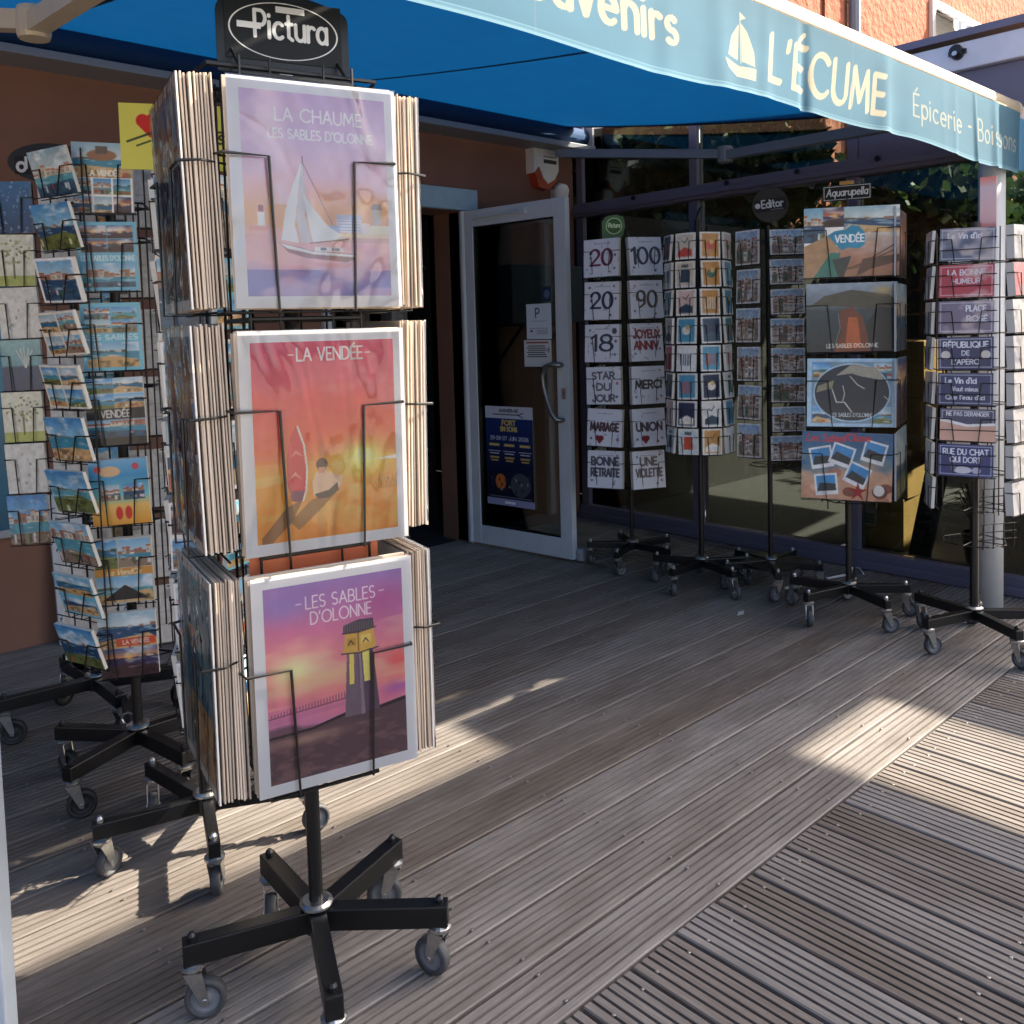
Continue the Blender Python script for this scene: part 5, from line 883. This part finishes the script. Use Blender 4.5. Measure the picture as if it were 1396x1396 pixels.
hs6 = MB().prism([(.085*cos(2*pi*k/28), .085*sin(2*pi*k/28)) for k in range(28)], -.003, .003).obj('header_sign', M_BLACK, R6, (RIGHT.x*.015, RIGHT.y*.015, 1.9), (0, 0, pi-radians(c6))); im2_ = Img(.15, .06, 34, (16, 18, 22)); im2_.text('Editor', .56, .3, .6, (206, 210, 212), .2, w=.66); im2_.ell(.1, .5, .22, .22, (206, 210, 212)); im2_.rect(.5, .06, .9, .14, (120, 120, 124)); put('emblem', sheet_mesh('emblem', .15, .06, .001, im2_, edge=(16, 18, 22), m=M_MATTE), parent=hs6, loc=(0, -.0042, 0), rot=(0, radians(-4), 0))

# ---- large placemat rack
ax7 = (3.776, 1.891); c7 = camh(ax7); R7 = empty('placemat_rack', (*ax7, 0)); tag(R7, 'rack holding four large holiday placemats, left of the sign rack', 'display rack')
rack_base(R7, [math.degrees(atan2(*(onz(x, y, .13)-Vector((*ax7, 0))).xy)) for x, y in ((1103, 812), (1204, 820), (1082, 789), (1237, 800), (1160, 785))], .265, .036, False, 1.82, .03, .038, .013)
def pm(k):
    i = Img(.385, .295, 110)
    if k == 0:
        scene(i, 0, .5, .22, 1, 'harbour'); scene(i, .2, .72, .45, 1, 'sunset'); scene(i, .42, .5, 1, 1, 'beach'); i.grad([(0, (150, 110, 84)), (.5, (176, 120, 96)), (1, (206, 196, 190))], .35, .0, 1, .62, slant=.3, wob=.3); i.poly([(0, 0), (0, .45), (.28, .62), (.36, .4), (.2, 0)], (176, 140, 104)); i.poly([(.1, 0), (.28, .35), (.38, .35), (.36, 0)], (36, 120, 110)); i.poly([(.55, .0), (.62, .25), (1, .3), (1, .2), (.7, .1)], (86, 60, 50)); [i.line([(.4+.06*q, .1+.02*q), (.95, .2+.08*q)], .02, (96, 66, 54), .8) for q in range(4)]
        i.poly([(.25, .6), (.32, .66), (.44, .68), (.5, .74), (.58, .72), (.64, .62), (.64, .46), (.58, .4), (.46, .42), (.4, .38), (.34, .46)], (24, 140, 180)); i.text('VENDÉE', .48, .5, .1, (244, 248, 250), .2, w=.3); i.poly([(.3, .25), (.5, .3), (.42, .0), (.36, 0)], (40, 60, 60))
    if k == 1:
        i.grad([(0, (40, 44, 44)), (.6, (60, 70, 74)), (.68, (110, 116, 116)), (.75, (120, 130, 140)), (1, (156, 170, 184))]); i.poly([(.05, .68), (.2, .82), (.5, .9), (.9, .82), (1, .72), (1, .55), (.7, .62), (.4, .66)], (84, 76, 56)); i.glow(.85, .88, .2, .1, (220, 180, 110), .8); i.poly([(.3, .0), (.38, .3), (.36, .6), (.5, .65), (.62, .5), (.7, 0)], (120, 60, 30)); i.poly([(.42, .05), (.46, .5), (.56, .5), (.6, .05)], (190, 94, 44)); i.poly([(.7, 0), (.66, .4), (.8, .66), (1, .6), (1, 0)], (46, 42, 38)); i.line([(.3, .05), (.37, .35), (.35, .55)], .012, (160, 160, 150), .7); i.text("LES SABLES D'OLONNE", .5, .06, .055, (226, 224, 214), .18, w=.56)
    if k == 2:
        i.a[:] = np.array((168, 204, 226))/255; i.rect(.05, .05, .95, .95, (120, 150, 170)); scene(i, .06, .72, .26, .94, 'beach'); scene(i, .74, .7, .94, .94, 'harbour'); scene(i, .06, .06, .26, .3, 'dune'); scene(i, .74, .06, .94, .3, 'cliff'); i.ell(.5, .5, .56, .43, (176, 206, 224)); i.ell(.5, .5, .54, .41, (24, 38, 54)); i.poly([(.32, .75), (.5, .92), (.78, .86), (.86, .68), (.6, .74), (.5, .78)], (160, 156, 140)); i.poly([(.1, .5), (.12, .6), (.3, .68), (.28, .56)], (140, 136, 110))
        i.line([(.28, .55), (.33, .36), (.42, .36), (.5, .22)], .016, (220, 214, 196)); i.line([(.4, .6), (.42, .48), (.4, .38)], .014, (200, 196, 180)); i.line([(.48, .74), (.56, .62), (.64, .56)], .014, (210, 204, 188)); i.line([(.86, .45), (.92, .38)], .012, (210, 204, 188)); i.text("LES SABLES D'OLONNE", .5, .15, .05, (220, 222, 224), .18, w=.46)
    if k == 3:
        i.grad([(0, (206, 150, 120)), (.35, (214, 170, 140)), (.6, (70, 120, 150)), (1, (40, 96, 140))], wob=.2)
        for q in range(7): i.ell(random.random(), random.random()*.45, .1, .07, random.choice([(120, 64, 50), (226, 190, 166), (176, 120, 96)]), .8)
        for (x, y, a) in ((.22, .62, .2), (.45, .66, -.3), (.8, .72, -.25), (.28, .22, .12), (.62, .38, -.4)):
            R_ = lambda u, v: (x+(u*cos(a)-v*sin(a))*.75, y+u*sin(a)+v*cos(a)); i.poly([R_(-.17, -.16), R_(.17, -.16), R_(.17, .16), R_(-.17, .16)], (238, 238, 236)); i.poly([R_(-.14, -.1), R_(.14, -.1), R_(.14, .13), R_(-.14, .13)], (70, 150, 206)); i.poly([R_(-.14, -.1), R_(.14, -.1), R_(.14, .0), R_(-.1, .03)], (60, 66, 70))
        i.poly([(.63+(.15 if q % 2 == 0 else .05)*cos(q*pi/5+.3)*.76, .13+(.15 if q % 2 == 0 else .05)*sin(q*pi/5+.3)) for q in range(10)], (160, 40, 40)); i.ell(.87, .14, .11, .1, (110, 60, 50)); i.ell(.86, .16, .08, .08, (226, 220, 212)); i.text('Les Sables', .26, .86, .1, (196, 60, 76), .2, slant=.3, w=.42); i.text("d'Olonne", .6, .88, .1, (196, 60, 76), .2, slant=.3, w=.3)
    i.grain(.06); return i
pml = ['placemat with turquoise map and beach views', 'dark coastal placemat with orange inlet', 'pale-bordered harbour aerial placemat', 'sandy placemat with snapshots and starfish']
for k, (d, z, a, ti, W) in enumerate([(.136, 1.659, 233, 3, .385), (.126, 1.339, 232, -1.5, .372), (.134, 1.016, 233.5, -2, .366), (.15, .7, 243, 1, .366)]):
    n = hd(a); h = Vector((-n.y, n.x, 0)); o = put('placemat', sheet_mesh('placemat', W, .293, .006, pm(k), edge=(210, 214, 218), bend=.002), loc=Vector((*ax7, z))+n*d-h*.008, rot=(radians(ti), radians([0, 0, 1.2, 1.6][k]), pi-radians(a))); tag(o, pml[k]+', %s in the placemat rack' % ['at the top', 'second from the top', 'third from the top', 'at the bottom'][k], 'placemat', 'placemats on the rack'); pocket(R7, n*d-h*.008, n, W, .293, z, .008)
    a = 233; n2 = hd(a-70); h2 = Vector((-n2.y, n2.x, 0)); im = Img(.36, .29, 30); scene(im, 0, 0, 1, 1, ['sunset', 'harbour', 'sunset', 'cliff'][k]); im.a *= .7; o = put('placemat', sheet_mesh('placemat', .36, .29, .008, im, edge=(176, 184, 196)), loc=Vector((*ax7, z-.005))+n2*.24-hd(a)*.1, rot=(0, 0, pi-radians(a-70))); tag(o, 'dark placemat turned sideways, %s from the top on the right face' % ORD[k].replace('top', 'first'), 'placemat', 'side placemats on the rack'); pocket(R7, n2*.24-hd(a)*.1, n2, .36, .29, z, .008)
b = MB()
for s in (-.1, .1):
    for u in (-.08, .08): p = hd(233)*u+hd(323)*s; b.tube([(p.x, p.y, .5), (p.x, p.y, 1.82)], .003, 6)
b.obj('upright_wire', M_WIRE, R7); rings(R7, (.53, .86, 1.18, 1.5), .115, 8, .0025)
im = Img(.2, .068, 60, (20, 24, 28)); [im.rect(*q, (206, 210, 212)) for q in ((.02, .06, .98, .1), (.02, .9, .98, .94), (.02, .06, .035, .94), (.965, .06, .98, .94))]; im.text('Aquarupella', .5, .32, .46, (214, 218, 220), .16, w=.84, slant=.15); hs7 = header(R7, .2, .068, im, 1.885, c7+5, off=(.0, .0)); MB().box((-.03, -.002, .034), (.03, .002, .05)).obj('tab', M_CARDB, hs7)
MB().tube([(0, 0, 1.8), (0, 0, 1.86)], .005, 6).obj('header_stem', M_WIRE, R7)

# ---- sign rack on the right
ax8 = (3.768, 1.356); c8 = camh(ax8); R8 = empty('sign_rack', (*ax8, 0)); tag(R8, 'wire rack of small enamel-look signs at the far right', 'display rack')
rack_base(R8, [math.degrees(atan2(*(onz(x, y, .14)-Vector((*ax8, 0))).xy)) for x, y in ((1251, 848), (1386, 860), (1238, 806), (1420, 832), (1330, 815))], .27, .037, False, 1.7, .032, .038, .0165, swivel=[3.0, .3, 2.8, 2, 1])
def plaque(bg_, lines, kind=0):
    i = Img(.19, .128, 60, bg_); lc = (222, 224, 232); i.rect(.04, .05, .96, .08, lc, .6); i.rect(.04, .92, .96, .95, lc, .6); i.rect(.03, .05, .05, .95, lc, .6); i.rect(.95, .05, .97, .95, lc, .6)
    for (t, x, y, h, w_) in lines: i.text(t, x, y, h, lc, .2, w=w_)
    if kind == 1: i.ell(.45, .2, .42*.6, .11, (200, 200, 214)); i.ell(.7, .2, .12, .1, (176, 176, 196)); i.ell(.28, .26, .07, .09, (90, 90, 120))
    if kind == 2: m = np.clip(i.noise(3, 2)*2+.3, 0, 1); i.mixin((206, 190, 186), m*.7)
    if kind == 3: i.poly([(.0, 0), (0, .7), (.5, .5), (1, .55), (1, 0)], (216, 170, 150)); i.poly([(0, .7), (.5, .52), (1, .58), (1, .5), (.5, .44), (0, .6)], (240, 236, 236))
    if kind == 4: [i.ell(x, .45, .13, .13, (206, 200, 196)) for x in (.14, .86)]
    return i
NV = (44, 48, 92)
pls = [plaque((84, 88, 110), [('Le Vin d\'ici', .45, .68, .17, .6)], 2), plaque((176, 52, 62), [('LA BONNE', .5, .68, .16, .66), ('HUMEUR', .5, .42, .14, .5)], 2), plaque((120, 104, 124), [('PLACE', .68, .68, .17, .35), ('ROSÉ', .7, .36, .17, .36)], 2), plaque(NV, [('RÉPUBLIQUE', .5, .68, .17, .8), ('DE', .5, .44, .13, .13), ("L'APÉRO", .5, .16, .15, .5)], 4), plaque(NV, [("Le Vin d'ici", .42, .68, .17, .56), ('Vaut mieux', .5, .44, .13, .46), ("Que l'eau d'ici", .5, .18, .13, .7)]), plaque((70, 66, 96), [('NE PAS DERANGER', .5, .78, .12, .76)], 3), plaque((36, 44, 104), [('RUE DU CHAT', .5, .68, .17, .82), ('QUI DORT', .5, .44, .16, .56)], 1)]
pla = ['grey-blue wine sign', 'red sign', 'mauve rosé place sign', 'navy republic sign', 'navy three-line wine sign', 'do-not-disturb seaside sign', 'deep blue sleeping cat street sign']
zs8 = [1.605-.1392*k for k in range(7)]
column(R8, ax8, c8, 4, .135, -.02, .192, .125, zs8, -3, .008, pls, 'front column', 'sign rack', 'signs facing forward on the sign rack', 'enamel_sign', pla, style=0, edge=(120, 124, 150))
gw = lambda k: (lambda i: (i.mixin((150, 150, 156), np.clip(i.noise(3, 3)*2, 0, 1)), i)[1])(Img(.16, .125, 20, (206, 204, 200) if k != 1 else (196, 70, 84)))
column(R8, ax8, c8, 78, .165, 0, .15, .125, zs8+[zs8[-1]-.1392], -3, .012, lambda k: gw(0), 'left column', 'sign rack', 'side signs on the sign rack', 'enamel_sign', edge=(206, 204, 200))
column(R8, ax8, c8, -62, .175, .0, .16, .125, zs8+[zs8[-1]-.1392], -3, .03, gw, 'right column', 'sign rack', 'side signs on the sign rack', 'enamel_sign', edge=(214, 212, 208))
column(R8, ax8, c8, 170, .15, .0, .16, .125, zs8, 3, .01, lambda k: gw(0), 'rear column', 'sign rack', 'rear signs on the sign rack', 'enamel_sign')
for j, z in enumerate([zs8[-1]-.1392, zs8[-1]-.2784]):
    for off in (-40,):
        n = hd(c8+off); h = Vector((-n.y, n.x, 0)); b = MB()
        for s in np.linspace(-.07, .07, 4): p = n*.13+h*s; b.tube([(p.x-n.x*.05, p.y-n.y*.05, z+.06), (p.x-n.x*.05, p.y-n.y*.05, z-.065), (p.x, p.y, z-.065), (p.x, p.y, z+.03)], .002, 5)
        for zz in (-.03, .0, .03): b.tube([tuple(n*.13+h*-.08+Vector((0, 0, z+zz))), tuple(n*.13+h*.08+Vector((0, 0, z+zz)))], .002, 5)
        b.obj('empty_basket', M_WIRE, R8)
for k, z in enumerate(zs8):     # extra front bars on each pocket
    n = hd(c8+4); h = Vector((-n.y, n.x, 0)); MB().tube([tuple(n*.15+h*-.12+Vector((0, 0, z-.02))), tuple(n*.15+h*.09+Vector((0, 0, z-.02)))], .0018, 5).obj('pocket_bar', M_WIRE, R8)
rings(R8, [1.54-.1392*k for k in range(9)], .12, 8, .002)
im = Img(.058, .2, 50); im.grad([(0, (214, 90, 84)), (.12, (222, 170, 170)), (.8, (200, 176, 186)), (1, (214, 110, 96))]); header(R8, .058, .2, im, 1.775, c8+8, off=(RIGHT.x*.05, RIGHT.y*.05), edge=(220, 190, 190), m=M_PRINT)

# ---- odds and ends
lp = onz(20, 1440, 0); wp = MB().box((-.045, -.02, 0), (0, .02, 1.25), bev=.004).obj('white_post', M_ALU, None, (lp.x, lp.y, 0), (0, 0, -YAW)); tag(wp, 'white aluminium post at the lower left edge of the view', 'post')
pts = [onz(x, y, .006) for x, y in ((1135, 762), (1144, 768), (1160, 770), (1172, 775), (1177, 782))]; cb2 = MB().tube(pts, .005, 6).obj('white_cable', M_WHITE); tag(cb2, 'short white cable lying on the boards below the placemat rack', 'cable')
pts = [onz(x, y, .007) for x, y in ((1070, 802), (1095, 797), (1120, 790), (1152, 784))]; cb3 = MB().tube(pts, .006, 6).obj('white_cable', M_WHITE); tag(cb3, 'longer white cable between the casters of the middle racks', 'cable')
p = onz(1010, 836, .004); sp_ = MB().prism([(-.035, -.01), (.02, -.014), (.04, .008), (-.01, .014)], -.0008, .0008).obj('paper_scrap', M_WHITE, None, p, (radians(86), 0, .4)); tag(sp_, 'tiny white paper scrap on the shaded boards', 'paper scrap')
